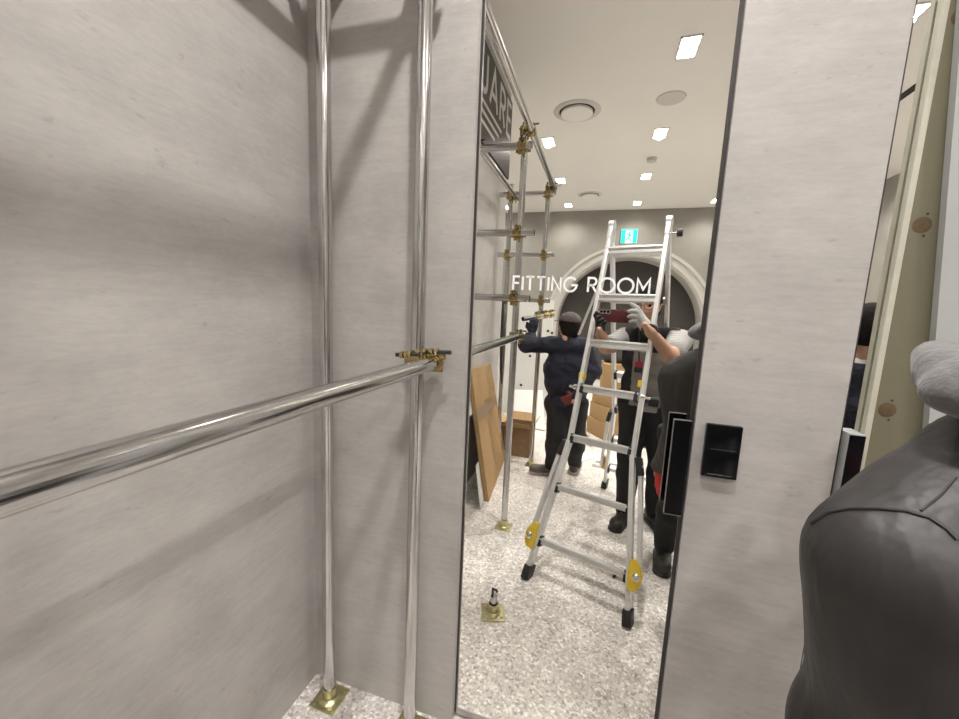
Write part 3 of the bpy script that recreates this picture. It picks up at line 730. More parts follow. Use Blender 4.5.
ex0 = V(621.8, 229.5, -YB + 2 * YM - 0.03); ex1 = V(636.5, 243, -YB + 2 * YM - 0.03)
xa, xb, za, zb2 = ex0.x, ex1.x, ex1.z, ex0.z
t = thing('exit_sign', 'small lit green emergency exit sign with running man above the arch', 'exit sign', ((xa + xb) / 2, YB + 0.03, za))
yy = YB + 0.04
MB().box((xa - 0.008, YB, za - 0.008), (xb + 0.008, yy, zb2 + 0.008), 0.003).build('case', M['white'], t, False)
wd = xb - xa; hh = zb2 - za
ef = MB().box((xa, yy, za), (xa + wd * 0.27, yy + 0.003, zb2)).box((xb - wd * 0.27, yy, za), (xb, yy + 0.003, zb2)).box((xa + wd * 0.27, yy, zb2 - hh * 0.10), (xb - wd * 0.27, yy + 0.003, zb2)).build('green_field', M['exit_g'], t, False)
MB().box((xa + wd * 0.27, yy, za), (xb - wd * 0.27, yy + 0.002, zb2 - hh * 0.10)).build('lit_doorway', M['exit_w'], t, False)
mn = MB(); o_ = (xa + wd * 0.30, yy + 0.002, za)
mn.strokes(o_, (wd, 0, 0), (0, 0, hh), (0, 1, 0), [[(0.20, 0.62), (0.18, 0.40), (0.30, 0.22), (0.28, 0.06)], [(0.18, 0.40), (0.08, 0.24), (0.0, 0.26)], [(0.06, 0.60), (0.12, 0.66), (0.22, 0.62), (0.30, 0.50), (0.36, 0.52)]], 0.026, 0.002)
mn.cyl((xa + wd * 0.53, yy + 0.002, za + hh * 0.74), (xa + wd * 0.53, yy + 0.004, za + hh * 0.74), 0.02, n=16)
mn.build('running_figure', M['exit_g'], t, False)

# ------------------------------------------------------------------ CEILING FITTINGS
def downlight(x, y, label, watt=SPOT_WATT):
    t_ = thing('downlight', label, 'ceiling light', (x, y, HC), 'twin recessed ceiling downlights')
    mb = MB(); wx, wy = 0.075, 0.135
    for lo, hi in (((-wx, -wy), (wx, -wy + 0.012)), ((-wx, wy - 0.012), (wx, wy)), ((-wx, -wy), (-wx + 0.012, wy)), ((wx - 0.012, -wy), (wx, wy)), ((-wx, -0.008), (wx, 0.008))):
        mb.box((x + lo[0], y + lo[1], HC - 0.008), (x + hi[0], y + hi[1], HC - 0.0002))
    mb.build('frame', M['frame'], t_, False)
    for sgn in (-1, 1):
        MB().box((x - wx + 0.014, y + sgn * 0.066 - 0.054, HC - 0.005), (x + wx - 0.014, y + sgn * 0.066 + 0.054, HC - 0.0004)).build('lamp', M['lamp'], t_, False)
    ld = bpy.data.lights.new('spot', 'SPOT'); ld.energy = watt; ld.color = LAMP_COL
    ld.spot_size = math.radians(146); ld.spot_blend = 0.85; ld.shadow_soft_size = 0.055
    lo_ = bpy.data.objects.new('spot', ld); COL.objects.link(lo_); lo_.parent = t_; lo_.location = (0, 0, -0.012)
    return t_
cols = [(-2.02, 'far left column'), (-0.775, 'rack side column'), (0.465, 'ladder column'), (1.75, 'right column'), (3.1, 'right wall column')]
rows = [(-1.15, 'first row from the mirror'), (-2.65, 'second row from the mirror'), (-4.12, 'third row from the mirror'), (-5.62, 'last row along the arch wall')]
for y, rl_ in rows:
    for x, cl in cols:
        if x == -0.775 and y == -1.15: continue
        downlight(x, y, 'twin ceiling downlight, %s, %s' % (cl, rl_), SPOT_WATT * (0.55 if y < -5 else 1.0))
downlight(0.0, 0.37, 'twin square ceiling downlight straight above the fitting room mirror', SPOT_WATT * 1.55)
downlight(1.75, 0.33, 'twin square ceiling downlight above the second mirror by the olive board')
def diffuser(px, py, r, label):
    d = ray(px, py); d = d * ((HC - H_CAM) / d.z); c = Vector((d.x, 2 * YM - d.y, HC))
    t_ = thing('air_diffuser', label, 'air vent', c)
    MB().lathe(c, (0, 0, -1), [(r, 0.0005), (r * 0.98, 0.006), (r * 0.84, 0.016), (r * 0.76, 0.012), (r * 0.74, 0.001)], 48).build('ring', M['grille'], t_)
    MB().lathe(c, (0, 0, -1), [(r * 0.74, 0.001), (0.0, 0.001)], 48).build('throat', M['gap'], t_)
    MB().lathe(c, (0, 0, -1), [(r * 0.67, 0.012), (r * 0.68, 0.030), (r * 0.65, 0.036), (0.0, 0.038)], 48).build('centre_disc', M['ceil'], t_)
diffuser(577, 111, 0.235, 'round ceiling air diffuser with a dark gap left of the ladder column of lights')
diffuser(590, 194.5, 0.20, 'small round ceiling air diffuser far back near the arch wall')
def disc(px, py, r, th, name, label, cat):
    d = ray(px, py); d = d * ((HC - H_CAM) / d.z); c = Vector((d.x, 2 * YM - d.y, HC))
    tag(MB().lathe(c, (0, 0, -1), [(r, 0.0003), (r * 0.97, th), (r * 0.6, th * 1.15), (0, th * 1.2)], 36).build(name, M['grille']), label, cat)
disc(671, 98, 0.13, 0.008, 'ceiling_speaker', 'flat round speaker grille in the ceiling between two downlights', 'speaker')
disc(556, 185, 0.10, 0.006, 'access_cover', 'flat grey round cover in the ceiling above the rack end', 'cover')
disc(652, 158, 0.06, 0.045, 'smoke_detector', 'small round smoke detector on the ceiling', 'smoke detector')
tag(MB().box((XR - 1.30, -4.9, HC - 0.012), (XR - 1.24, 1.0, HC - 0.0003)).build('ceiling_track', M['gap'], None, False), 'thin dark track running along the ceiling near the right wall', 'track')

# ------------------------------------------------------------------ BACK OF THE SHOP
def carton(name, c, rot, size, label, cat='box', mat='card', z0=0.0, tape=True, group=None):
    c = Vector((c[0], c[1], z0)); ax = (Vector((math.cos(rot), math.sin(rot), 0)), Vector((-math.sin(rot), math.cos(rot), 0)), Vector((0, 0, 1)))
    t_ = thing(name, label, cat, c, group)
    cc = c + Vector((0, 0, size[2] / 2 + 0.001))
    MB().obox(cc, ax, (size[0], size[1], size[2] - 0.002), 0.004).build('body', M[mat], t_)
    if tape:
        MB().obox(cc + Vector((0, 0, size[2] / 2 - 0.0005)), ax, (size[0] * 1.002, 0.05, 0.0014)).obox(cc + ax[0] * size[0] / 2 + Vector((0, 0, size[2] * 0.38)), ax, (0.0016, 0.05, size[2] * 0.22)).build('tape', M['tape'], t_, False)
        MB().obox(cc + ax[1] * (size[1] / 2 + 0.0008), ax, (0.012, 0.0016, size[2] * 0.5)).obox(cc + ax[1] * (size[1] / 2 + 0.0008) + ax[0] * 0.03, ax, (0.012, 0.0016, size[2] * 0.5)).build('print_mark', M['card_dark'], t_, False)
    return t_
bc = VZ(606, 441); bc = Vector((bc.x + 0.03, bc.y - 0.27, 0))
z = 0.0
for i, (lbl, h_, dr) in enumerate((('brown carton on the floor, bottom of the stack behind the ladder', 0.20, 0.0), ('brown carton second from the floor in the stack behind the ladder', 0.19, 0.05), ('brown carton third from the floor, under the tall carton behind the ladder', 0.17, -0.04))):
    carton('carton', bc + Vector((0.02 * i, 0.0, 0)), -0.62 + dr, (0.40, 0.36, h_), lbl, z0=z, group='cartons stacked behind the ladder'); z += h_
up1 = carton('carton', bc + Vector((0.10, -0.06, 0)), -0.05, (0.48, 0.36, 0.33), 'tall brown carton with a white slip on its front, topmost of the stack', z0=z, group='cartons stacked behind the ladder')
cc = bc + Vector((0.10, -0.06, 0))
MB().box((cc.x - 0.06, cc.y + 0.183, z + 0.12), (cc.x + 0.03, cc.y + 0.186, z + 0.24)).build('slip', M['paper'], up1, False)
z += 0.33
bund = field_mesh([rc(cc + Vector((-0.20, 0, z + 0.10)), cc + Vector((0.22, 0.02, z + 0.09)), 0.10), rc(cc + Vector((-0.12, 0.02, z + 0.17)), cc + Vector((0.17, 0, z + 0.15)), 0.10)], 0.02, 0.06, cuts=[((0, 0, z + 0.001), (0, 0, -1))], wr=(0.01, 26)).build('cloth_bundle', M['tarp'])
tag(bund, 'dark grey cloth bundle lying on the topmost carton', 'cloth')
bm2 = carton('carton', bc + Vector((0.52, -0.02, 0)), 0.1, (0.30, 0.30, 0.42), 'reddish brown carton on the floor between the stack and the man photographing', mat='card_dark')
def sheet(name, poly, th, mat, label, cat, up=(0, 0, 1)):
    return tag(MB().prism(poly, Vector(up) * th).build(name, M[mat], None, False), label, cat)
# white sheets and board
def floorquad(pxs, z0=0.0): return [VZ(px, py, z0) for px, py in pxs]
sheet('foam_sheet', floorquad([(602, 452), (634, 456), (640, 470), (596, 462)], 0.002), 0.02, 'white', 'white foam sheet lying on the floor behind the ladder', 'sheet')
sheet('paper_sheet', floorquad([(617, 440), (640, 441), (642, 449), (615, 447)], 0.002), 0.004, 'paper', 'white paper sheet on the floor right of the carton stack', 'paper')
sheet('paper_sheet', floorquad([(574, 455), (590, 452), (596, 458), (578, 462)], 0.002), 0.004, 'paper', 'white paper sheet on the floor left of the carton stack', 'paper')
sheet('paper_scrap', floorquad([(495, 537), (503, 539), (501, 542), (494, 540)], 0.001), 0.003, 'paper', 'tiny white paper scrap on the floor by the rack pole foot', 'paper')
db = VZ(614.5, 577)
tag(MB().obox(db + Vector((0, 0, 0.009)), ((1, 0.3, 0), (-0.3, 1, 0), (0, 0, 1)), (0.014, 0.030, 0.016), 0.004).build('plastic_bit', M['blackcap']), 'tiny black plastic bit on the floor under the ladder', 'debris')
pa = VZ(578, 427); pb = VZ(591, 447)
tag(MB().cyl(pa + Vector((0, 0, 0.026)), pb + Vector((0, 0, 0.026)), 0.025, n=16).build('loose_pipe', M['pipe']), 'loose grey pipe lying on the floor left of the carton stack', 'pipe')
pa = VZ(592, 466); pb = VZ(640, 474)
tag(MB().bar(pa + Vector((0, 0, 0.014)), pb + Vector((0, 0, 0.014)), 0.03, 0.026, (0, 0, 1), 0.003).build('metal_channel', M['alu']), 'aluminium channel lying on the floor behind the ladder', 'channel')
# pale board at the far left with dark fixing holes
t = thing('wall_board', 'pale board with dark fixing holes standing behind the rack at the back', 'board', R(-1.1, 5.4, 0))
MB().box(R(-1.75, 5.42, 0.0), R(-0.62, 5.36, 1.62), 0.004).build('board_panel', M['white'], t, False)
hm = MB()
for px, py in ((530, 356), (521, 385), (548, 331), (552, 333)):
    q = V(px, py, 5.36); hm.cyl(q, q + Vector((0, 0.004, 0)), 0.018, n=14)
hm.build('fixing_hole', M['gap'], t, False)
q0 = VZ(524, 428); 
sheet('foam_board', [R(-1.02, 4.9, 0.0), R(-0.55, 4.75, 0.0), R(-0.66, 5.15, 0.42), R(-1.12, 5.25, 0.36)], 0.03, 'white', 'white foam board leaning askew behind the open carton', 'board', (0, 1, 0.4))
# open carton
oc = R(-0.735, 3.93, 0)
t = thing('open_carton', 'open brown carton with raised flaps on the floor behind the rack poles', 'box', oc)
mb = MB(); s_ = 0.15; hgt = 0.30
for dx, dy, lx, ly in ((-s_, 0, 0.005, 2 * s_), (s_, 0, 0.005, 2 * s_), (0, -s_, 2 * s_, 0.005), (0, s_, 2 * s_, 0.005)):
    mb.box((oc.x + dx - lx / 2, oc.y + dy - ly / 2, 0.001), (oc.x + dx + lx / 2, oc.y + dy + ly / 2, hgt))
mb.box((oc.x - s_, oc.y - s_, 0.001), (oc.x + s_, oc.y + s_, 0.006)); mb.build('body', M['card_dark'], t, False)
for dx, dy, ex, ey in ((-s_, 0, -0.08, 0), (s_, 0, 0.05, 0), (0, -s_, 0, -0.07), (0, s_, 0, 0.09)):
    c = Vector((oc.x + dx, oc.y + dy, hgt)); tv = Vector((0, s_, 0)) if dx else Vector((s_, 0, 0))
    e_ = Vector((ex, ey, 0.07)); MB().prism([c - tv, c + tv, c + tv * 0.96 + e_, c - tv * 0.96 + e_], Vector((ex, ey, 0)).normalized() * 0.004).build('flap', M['card'], t, False)
# flat cardboard leaning on the left wall (seen from the mirror)
b0, b1, b2, b3 = V(489, 503, 2.86), V(505, 456, 3.60), V(491, 364, 3.68), V(471, 369, 2.94)
zl = min(b0.z, b1.z)
b0 = VZ(489, 502); b1 = VZ(505.5, 457)
xw = -0.962
def onx(px, py, x):
    d = ray(px, py); d = d * (x / d.x); return Vector((d.x, 2 * YM - d.y, H_CAM + d.z))
b3 = onx(471, 369, -0.945); b2 = onx(491, 364, -0.945)
nrm = (b1 - b0).cross(b3 - b0).normalized()
if nrm.x > 0: nrm = -nrm
t = thing('flat_carton', 'flat brown carton sheet with a tape band leaning upright against the left wall', 'cardboard', (b0.x, b0.y, 0))
MB().prism([b0, b1, b2, b3], nrm * 0.035).build('sheet', M['card'], t, False)
g = lambda u_, v_: lerp(lerp(b0, b1, u_), lerp(b3, b2, u_), v_) - nrm * 0.0015
MB().prism([g(0, 0.60), g(1, 0.60), g(1, 0.685), g(0, 0.685)], nrm * 0.001).build('tape', M['tape'], t, False)
wp = nrm * 0.040
pq = lambda u_, v_: lerp(lerp(b0, b1, u_), lerp(b3, b2, u_), v_) + wp
tag(MB().prism([pq(-0.13, 0.02), pq(0.3, 0.02), pq(0.3, 0.30), pq(-0.10, 0.30)], nrm * 0.006).build('paper_sheet', M['paper'], None, False), 'white sheet sticking out low behind the leaning carton sheet', 'paper')
tag(MB().prism([pq(-0.09, 0.66), pq(0.3, 0.66), pq(0.3, 0.86), pq(-0.02, 0.88)], nrm * 0.006).build('paper_sheet', M['paper'], None, False), 'white sheet sticking out at mid height behind the leaning carton sheet', 'paper')

# ------------------------------------------------------------------ DOOR BOARDS AT THE RIGHT
t = thing('board', 'olive backed door board with round hinge holes standing before the second mirror', 'board', (0.9, 1.175, 0.0))
MB().box((0.653, 1.170, 0.0), (1.05, 1.1855, 2.45), 0.001).build('board_face', M['olive'], t, False)
MB().box((0.6405, 1.1695, 0.0), (0.6532, 1.186, 2.45), 0.0015).build('board_edge', M['olive_edge'], t, False)
for z in (2.15, 1.725, 1.295, 0.865):
    hx = 0.676
    h_ = MB().lathe((hx, 1.1697, z), (0, -1, 0), [(0.0175, 0.0003), (0.0165, 0.0006), (0.0, 0.0004)], 28).build('hinge_hole', M['hole'], t)
    MB().lathe((hx + 0.006, 1.1697, z + 0.024), (0, -1, 0), [(0.0025, 0.0003), (0, 0.0006)], 10).lathe((hx + 0.006, 1.1697, z - 0.024), (0, -1, 0), [(0.0025, 0.0003), (0, 0.0006)], 10).build('screw_hole', M['gap'], h_)
t = thing('board', 'white board leaning at the right edge in front of the olive board', 'board', (0.9, 1.155, 0.0))
w0 = DY(933, 372, 1.148); w1 = DY(953, 130, 1.148)
dl = (w1 - w0).normalized(); lo_ = w0 - dl * (w0.z / dl.z); hi_ = w0 + dl * ((2.25 - w0.z) / dl.z)
MB().prism([lo_, lo_ + Vector((0.5, 0, 0)), hi_ + Vector((0.5, 0, 0)), hi_], (0, 0.018, 0)).build('panel', M['whitepanel'], t, False)

# ------------------------------------------------------------------ PEOPLE
def mk(**k): return {a: Vector(b) for a, b in k.items()}
def person_root(label, loc): return thing('person', label, 'person', loc)
def body(t_, J, res=0.010):
    pr = torso(J, -0.012) + head(J)
    for s_ in 'LR': pr += arm(J, s_) + leg(J, s_, -0.008) + [rc(J['w' + s_], J['w' + s_] + (J['w' + s_] - J['e' + s_]).normalized() * 0.06, 0.022, 0.017), rc(J['a' + s_], Vector((J['a' + s_].x, J['a' + s_].y, 0.05)) + J['foot' + s_] * 0.10, 0.026, 0.022)]
    return field_mesh(pr, res, 0.022).build('body', M['skin'], t_)
def hair(t_, J, mat='hair', cap=False):
    c = J['head']; f = J['look']; u = J['hup']; s_ = f.cross(u).normalized(); rot = (tuple(s_), tuple(f), tuple(u))
    return field_mesh([el(c + u * 0.032 - f * 0.020, (0.086, 0.103, 0.098), rot), el(c - u * 0.015 - f * 0.05, (0.078, 0.06, 0.08), rot)], 0.008, 0.02,
                      cuts=[(c + f * 0.055 + u * 0.03, f - u * 0.75), (c - u * 0.06, -u + f * 0.2)]).build('cap' if cap else 'hair', M[mat], t_)

# --- worker clamping the pipe, seen from behind
J = mk(neck=V(567, 339, 3.34), head=V(568.5, 328, 3.38), sL=V(585, 347, 3.36), sR=V(550, 345, 3.36),
       eR=V(526, 345, 3.30), wR=V(531.5, 334, 3.40), eL=V(594, 370, 3.36), wL=V(577, 396, 3.24),
       hL=V(575, 403, 3.38), hR=V(558, 403, 3.38), kL=V(576, 438, 3.45), kR=V(556, 436, 3.30))
J['sL'] += Vector((0, 0, 0)); J['aR'] = VZ(551, 474); J['aR'].z = 0.09; J['aL'] = VZ(574, 472); J['aL'].z = 0.09
J['fwd'] = Vector((-0.15, -1, 0)).normalized(); J['look'] = Vector((-0.45, -0.85, -0.02)).normalized(); J['hup'] = (Vector((0, 0, 1)) - J['look'] * J['look'].z).normalized()
J['footR'] = Vector((-0.95, 0.25, 0)).normalized(); J['footL'] = Vector((-0.1, 1, 0)).normalized() * -1
A = person_root('person in navy jacket and dark cap seen from behind, reaching for a pipe clamp', ((J['aL'].x + J['aR'].x) / 2, (J['aL'].y + J['aR'].y) / 2, 0))
body(A, J)
jk = torso(J, 0.014) + arm(J, 'L', 0.018) + arm(J, 'R', 0.018, 0.85) + [rc(J['hL'] + Vector((-0.02, 0, 0.0)), J['hR'] + Vector((0.02, 0, 0.0)), 0.116), rc(J['hL'] + Vector((0.0, 0, 0.18)), J['hR'] + Vector((0, 0, 0.18)), 0.132), rc(J['hL'] + Vector((0.02, 0, 0.30)), J['hR'] + Vector((-0.02, 0, 0.30)), 0.128)]
field_mesh(jk, 0.012, 0.035, cuts=[(J['neck'] + Vector((0, 0, 0.035)), (0, 0, 1)), ((0, 0, (J['hL'].z + J['hR'].z) / 2 - 0.03), (0, 0, -1))], wr=(0.004, 60)).build('jacket', M['navy'], A)
field_mesh([rc(J['hL'], J['hR'], 0.115)] + leg(J, 'L', 0.022) + leg(J, 'R', 0.022), 0.012, 0.03, wr=(0.006, 30), cuts=[((0, 0, 0.052), (0, 0, -1)), ((0, 0, J['hL'].z + 0.04), (0, 0, 1))]).build('trousers', M['black_cloth'], A)
hair(A, J)
c = J['head']; f = J['look']; u = J['hup']; s_ = f.cross(u).normalized(); rot = (tuple(s_), tuple(f), tuple(u))
cp = field_mesh([el(c + u * 0.050 - f * 0.018, (0.094, 0.112, 0.086), rot)], 0.008, 0.02, cuts=[(c + u * 0.062, -u + f * 0.1)]).build('cap', plain('brown_grey_cap', (0.075, 0.060, 0.055), 0.85), A)
MB().obox(c + u * 0.055 + f * 0.125, (s_, f, u), (0.13, 0.09, 0.006), 0.002).build('brim', M['black_cloth'], cp)
field_mesh(hand(J['wR'], Vector((0.15, 0.1, 1)), Vector((0, -1, 0.1)), 1, 0.55, 0.003), 0.005, 0.008).build('glove', M['navy'], A)
field_mesh(hand(J['wL'], Vector((-0.7, 0, -0.4)), Vector((0, -1, 0)), -1, 0.45, 0.002), 0.005, 0.008).build('glove', plain('dark_red_glove', (0.16, 0.03, 0.03), 0.7), A)
for s_ in 'RL': shoe(A, J['a' + s_], J['foot' + s_], M['brownshoe'], M['sole'])

# --- man photographing, facing the mirror
J = mk(neck=V(648, 329, 2.70), head=V(646.5, 306.5, 2.62), sR=V(681, 338, 2.74), sL=V(623, 338, 2.76),
       eR=V(670, 356, 2.40), wR=V(650.5, 332, 2.318), eL=V(606, 347, 2.58), wL=V(601, 334, 2.432),
       hR=V(655, 402, 2.80), hL=V(635, 402, 2.80), kR=V(660, 455, 2.80), kL=V(629, 457, 2.78))
J['aL'] = VZ(623, 521); J['aL'].z = 0.09; J['aR'] = VZ(652, 522); J['aR'].z = 0.09
J['fwd'] = Vector((-0.12, 1, 0)).normalized(); J['look'] = Vector((-0.30, 1, -0.08)).normalized(); J['hup'] = (Vector((0, 0, 1)) - J['look'] * J['look'].z).normalized()
J['footL'] = Vector((-0.35, 0.9, 0)).normalized(); J['footR'] = Vector((0.3, 0.9, 0)).normalized()
B = person_root('person in glasses and black vest holding up a wine red phone behind the ladder', ((J['aL'].x + J['aR'].x) / 2, (J['aL'].y + J['aR'].y) / 2, 0))
body(B, J, 0.008)
c = J['head']; f = J['look']; u = J['hup']; s_ = f.cross(u).normalized()
hair(B, J)
for k in (-1, 1):
    MB().lathe(c + s_ * 0.032 * k + u * 0.012 + f * 0.078, f, [(0.0, 0.008), (0.009, 0.006), (0.012, 0.0)], 14).build('eye', M['lens'], B)
    MB().bar(c + s_ * 0.016 * k + u * 0.034 + f * 0.089, c + s_ * 0.048 * k + u * 0.034 + f * 0.079, 0.007, 0.006, u, 0.002).build('eyebrow', M['hair'], B)
gl = MB()
for k in (-1, 1):
    cc2 = c + s_ * 0.034 * k + u * 0.008 + f * 0.106
    gl.tube([cc2 + s_ * 0.028 * math.cos(q) + u * 0.020 * math.sin(q) for q in [2 * PI * i / 20 for i in range(21)]], 0.0022, 8)
    gl.tube([cc2 + s_ * 0.028 * k + u * 0.008, c + s_ * 0.084 * k + u * 0.018 - f * 0.01], 0.0018, 6)
gl.tube([c + s_ * 0.008 + u * 0.012 + f * 0.112, c - s_ * 0.008 + u * 0.012 + f * 0.112], 0.002, 6)
gl.build('glasses', M['blackcap'], B)
MB().tube([c - u * 0.052 + s_ * 0.020 + f * 0.088, c - u * 0.051 + f * 0.0935, c - u * 0.052 - s_ * 0.020 + f * 0.088], 0.0028, 8).build('mouth', plain('lip', (0.30, 0.11, 0.09), 0.5), B)
tee = torso(J, 0.004) + [rc(J['sR'], lerp(J['sR'], J['eR'], 0.72), 0.076, 0.066), rc(J['sL'], lerp(J['sL'], J['eL'], 0.72), 0.068, 0.058)]
nk = J['neck']
field_mesh(tee, 0.010, 0.03, cuts=[(nk + Vector((0, 0, 0.0)), (0, 0, 1)), ((0, 0, 0.86), (0, 0, -1))], wr=(0.003, 44)).build('tee_shirt', M['stripe'], B)
fw = J['fwd']; sd = fw.cross(Vector((0, 0, 1))).normalized()
ctr = (J['sL'] + J['sR']) / 2
vest = field_mesh([p for p in torso(J, 0.016)], 0.010, 0.03, cuts=[(nk + Vector((0, 0, 0.015)), (0, 0, 1)), ((0, 0, 0.90), (0, 0, -1)), (ctr + sd * 0.165, sd), (ctr - sd * 0.165, -sd)], wr=(0.003, 36)).build('vest', M['black_cloth'], B)
# open grey front of the vest
fp = field_mesh([p for p in torso(J, 0.019)], 0.009, 0.03, cuts=[(nk + Vector((0, 0, -0.14)), (0, 0, 1)), ((0, 0, 0.90), (0, 0, -1)), (ctr + sd * 0.095, sd), (ctr - sd * 0.095, -sd), (ctr + fw * 0.0, -fw)], wr=(0.004, 36)).build('shirt_front', M['greytee'], B)
field_mesh([rc(J['hL'], J['hR'], 0.112)] + leg(J, 'L', 0.018) + leg(J, 'R', 0.018), 0.011, 0.03, wr=(0.005, 30), cuts=[((0, 0, 0.052), (0, 0, -1)), ((0, 0, J['hL'].z + 0.06), (0, 0, 1))]).build('trousers', M['black_cloth'], B)
hc = (J['hL'] + J['hR']) / 2 + Vector((0, 0, 0.045))
bl = MB()
bl.tube([hc + sd * 0.185 * math.cos(q) + fw * 0.145 * math.sin(q) for q in [2 * PI * i / 28 for i in range(29)]], 0.017, 8)
bl.build('tool_belt', M['tarp'], B)
bp_ = MB().obox(hc + fw * 0.155 + sd * 0.05 - Vector((0, 0, 0.01)), (sd, fw, Vector((0, 0, 1))), (0.06, 0.03, 0.05), 0.008).build('pouch', M['blackcap'], B)
tg = V(638.5, 367, 2.57); tgb = MB().obox(tg, (sd, fw, Vector((0, 0, 1))), (0.045, 0.006, 0.068), 0.002).build('badge', M['tagred'], B, False)
MB().obox(tg + fw * 0.004 - Vector((0, 0, 0.018)), (sd, fw, Vector((0, 0, 1))), (0.045, 0.002, 0.034)).build('badge_print', M['blackcap'], tgb, False)
MB().tube([tg + Vector((0, 0, 0.034)), V(639, 350, 2.57), nk + fw * 0.10 - sd * 0.05, nk - sd * 0.06 + Vector((0, 0, 0.02))], 0.004, 8).build('lanyard', M['blackcap'], B)
for k in 'LR': shoe(B, J['a' + k], J['foot' + k], M['shoe'], M['shoe'])
# gloved hands round the phone: fingers lie over its back
def fing(pts, r=0.0095): return [rc(a_, b_, r + 0.0008 * (len(pts) - i), r + 0.0008 * (len(pts) - i - 1)) for i, (a_, b_) in enumerate(zip(pts[:-1], pts[1:]))]
wr_ = J['wR']
def W(px, py, yv):                                     # the right hand reaches a little nearer the mirror than the left
    return V(px, py, yv - (max(0.0, px - 634) * 0.0045 if px > 625 else 0))
pr = [rc(wr_, W(646.5, 325, 2.402), 0.026, 0.028), rc(W(646, 324, 2.402), W(641, 316, 2.392), 0.026, 0.020), rc(W(645, 327, 2.402), W(640, 325, 2.392), 0.022, 0.016)]
pr += fing([W(641, 313, 2.390), W(637.0, 307.5, 2.380), W(633.5, 305.5, 2.376), W(630.5, 303.8, 2.376)])
pr += fing([W(640.5, 316, 2.388), W(636, 311.3, 2.366), W(632, 310.8, 2.362), W(629, 311.6, 2.362)])
pr += fing([W(640, 320, 2.388), W(635.5, 316.0, 2.364), W(631.5, 315.8, 2.360), W(628.8, 316.8, 2.361)])
pr += fing([W(640, 324, 2.388), W(636, 321.0, 2.366), W(632.5, 320.8, 2.361), W(630, 321.6, 2.362)], 0.0085)
pr += fing([W(643, 321, 2.41), W(638, 319, 2.418), W(633, 316, 2.412)], 0.0115)
gR = field_mesh(pr, 0.004, 0.006).build('glove', M['greyglove'], B)
MB().tube([J['wR'] + (W(646, 325, 2.40) - J['wR']).normalized() * 0.008 + v_ for v_ in [(sd * math.cos(q) * 0.034 + Vector((0, 0, 1)) * math.sin(q) * 0.030 + fw * math.sin(q) * 0.012) for q in [2 * PI * i / 18 for i in range(19)]]], 0.011, 8).build('cuff', M['blackglove'], gR)
wl_ = J['wL']
pr = [rc(wl_, W(600, 326, 2.412), 0.027, 0.028), rc(W(600, 326, 2.412), W(599, 319, 2.402), 0.026, 0.022)]
pr += fing([W(597.5, 321, 2.400), W(595.3, 315.5, 2.388), W(596.5, 312.5, 2.382)])
pr += fing([W(598.5, 322, 2.396), W(597.0, 318.0, 2.384), W(600.0, 316.4, 2.381)])
pr += fing([W(600, 324, 2.396), W(599.5, 320.5, 2.384), W(603.0, 319.2, 2.381)])
pr += fing([W(602, 326, 2.398), W(602.5, 322.6, 2.386), W(605.5, 322.0, 2.382)], 0.0085)
pr += fing([W(602, 325, 2.41), W(605, 321.5, 2.416), W(607, 318, 2.412)], 0.0115)
gLv = field_mesh(pr, 0.004, 0.006).build('glove', M['blackglove'], B)
gLv['label'] = 'black coated glove'
# phone
ph = thing('phone', 'wine red phone held sideways in two gloved hands behind the ladder', 'phone', (0.065, -0.010, 1.47))
px0, px1, pz0, pz1 = -0.020, 0.150, 1.440, 1.514
MB().box((px0, -0.0135, pz0), (px1, -0.0050, pz1), 0.0028).build('case', M['phone'], ph)
isl = MB().box((-0.009, -0.0052, 1.487), (0.050, -0.0036, 1.511), 0.0006).build('camera_island', M['island'], ph, False)
MB().box((-0.018, -0.0052, 1.494), (-0.0115, -0.0040, 1.504), 0.0004).build('flash', M['letter'], ph, False)
for x in (0.0, 0.018, 0.036):
    MB().lathe((x, -0.0037, 1.500), (0, 1, 0), [(0.0075, 0), (0.0075, 0.0008), (0.0, 0.0009)], 20).build('lens', M['lens'], isl)

# --- person at the right edge, back to the camera
J = mk(neck=(0.455, 0.600, 1.345), head=(0.572, 0.672, 1.500), sL=(0.336, 0.525, 1.222), sR=(0.680, 0.640, 1.235),
       eL=(0.365, 0.570, 0.965), wL=(0.325, 0.47, 0.800), eR=(0.80, 0.74, 1.03), wR=(0.76, 0.92, 1.08),
       hL=(0.46, 0.12, 0.86), hR=(0.66, 0.20, 0.86), kL=(0.48, 0.03, 0.48), kR=(0.70, 0.18, 0.48), aL=(0.482, -0.11, 0.09), aR=(0.74, -0.03, 0.09),
       footL=(-0.15, 1, 0), footR=(0.05, 1, 0))
J['fwd'] = Vector((-0.32, 0.80, -0.45)).normalized(); J['look'] = Vector((-0.1, 0.95, -0.25)).normalized(); J['hup'] = (Vector((0, 0, 1)) - J['look'] * J['look'].z).normalized()
Cp = person_root('person in charcoal jacket with grey hood, back turned, bending at the right edge', (0.6, -0.05, 0))
body(Cp, J)
jk = torso(J, 0.026) + arm(J, 'L', 0.021) + arm(J, 'R', 0.022) + [rc(J['hL'], J['hR'], 0.14), rc(lerp(J['sL'], J['neck'], 0.55), lerp(J['sR'], J['neck'], 0.55), 0.074)]
jmb = field_mesh(jk, 0.009, 0.045, cuts=[((0, 0, 0.78), (0, 0, -1)), (J['wL'] + (J['wL'] - J['eL']).normalized() * 0.01, (J['wL'] - J['eL']).normalized())], wr=(0.0055, 24))
jac = jmb.build('jacket', M['charcoal'], Cp)
bvh = BVHTree.FromPolygons([tuple(v) for v in jmb.v], jmb.f)
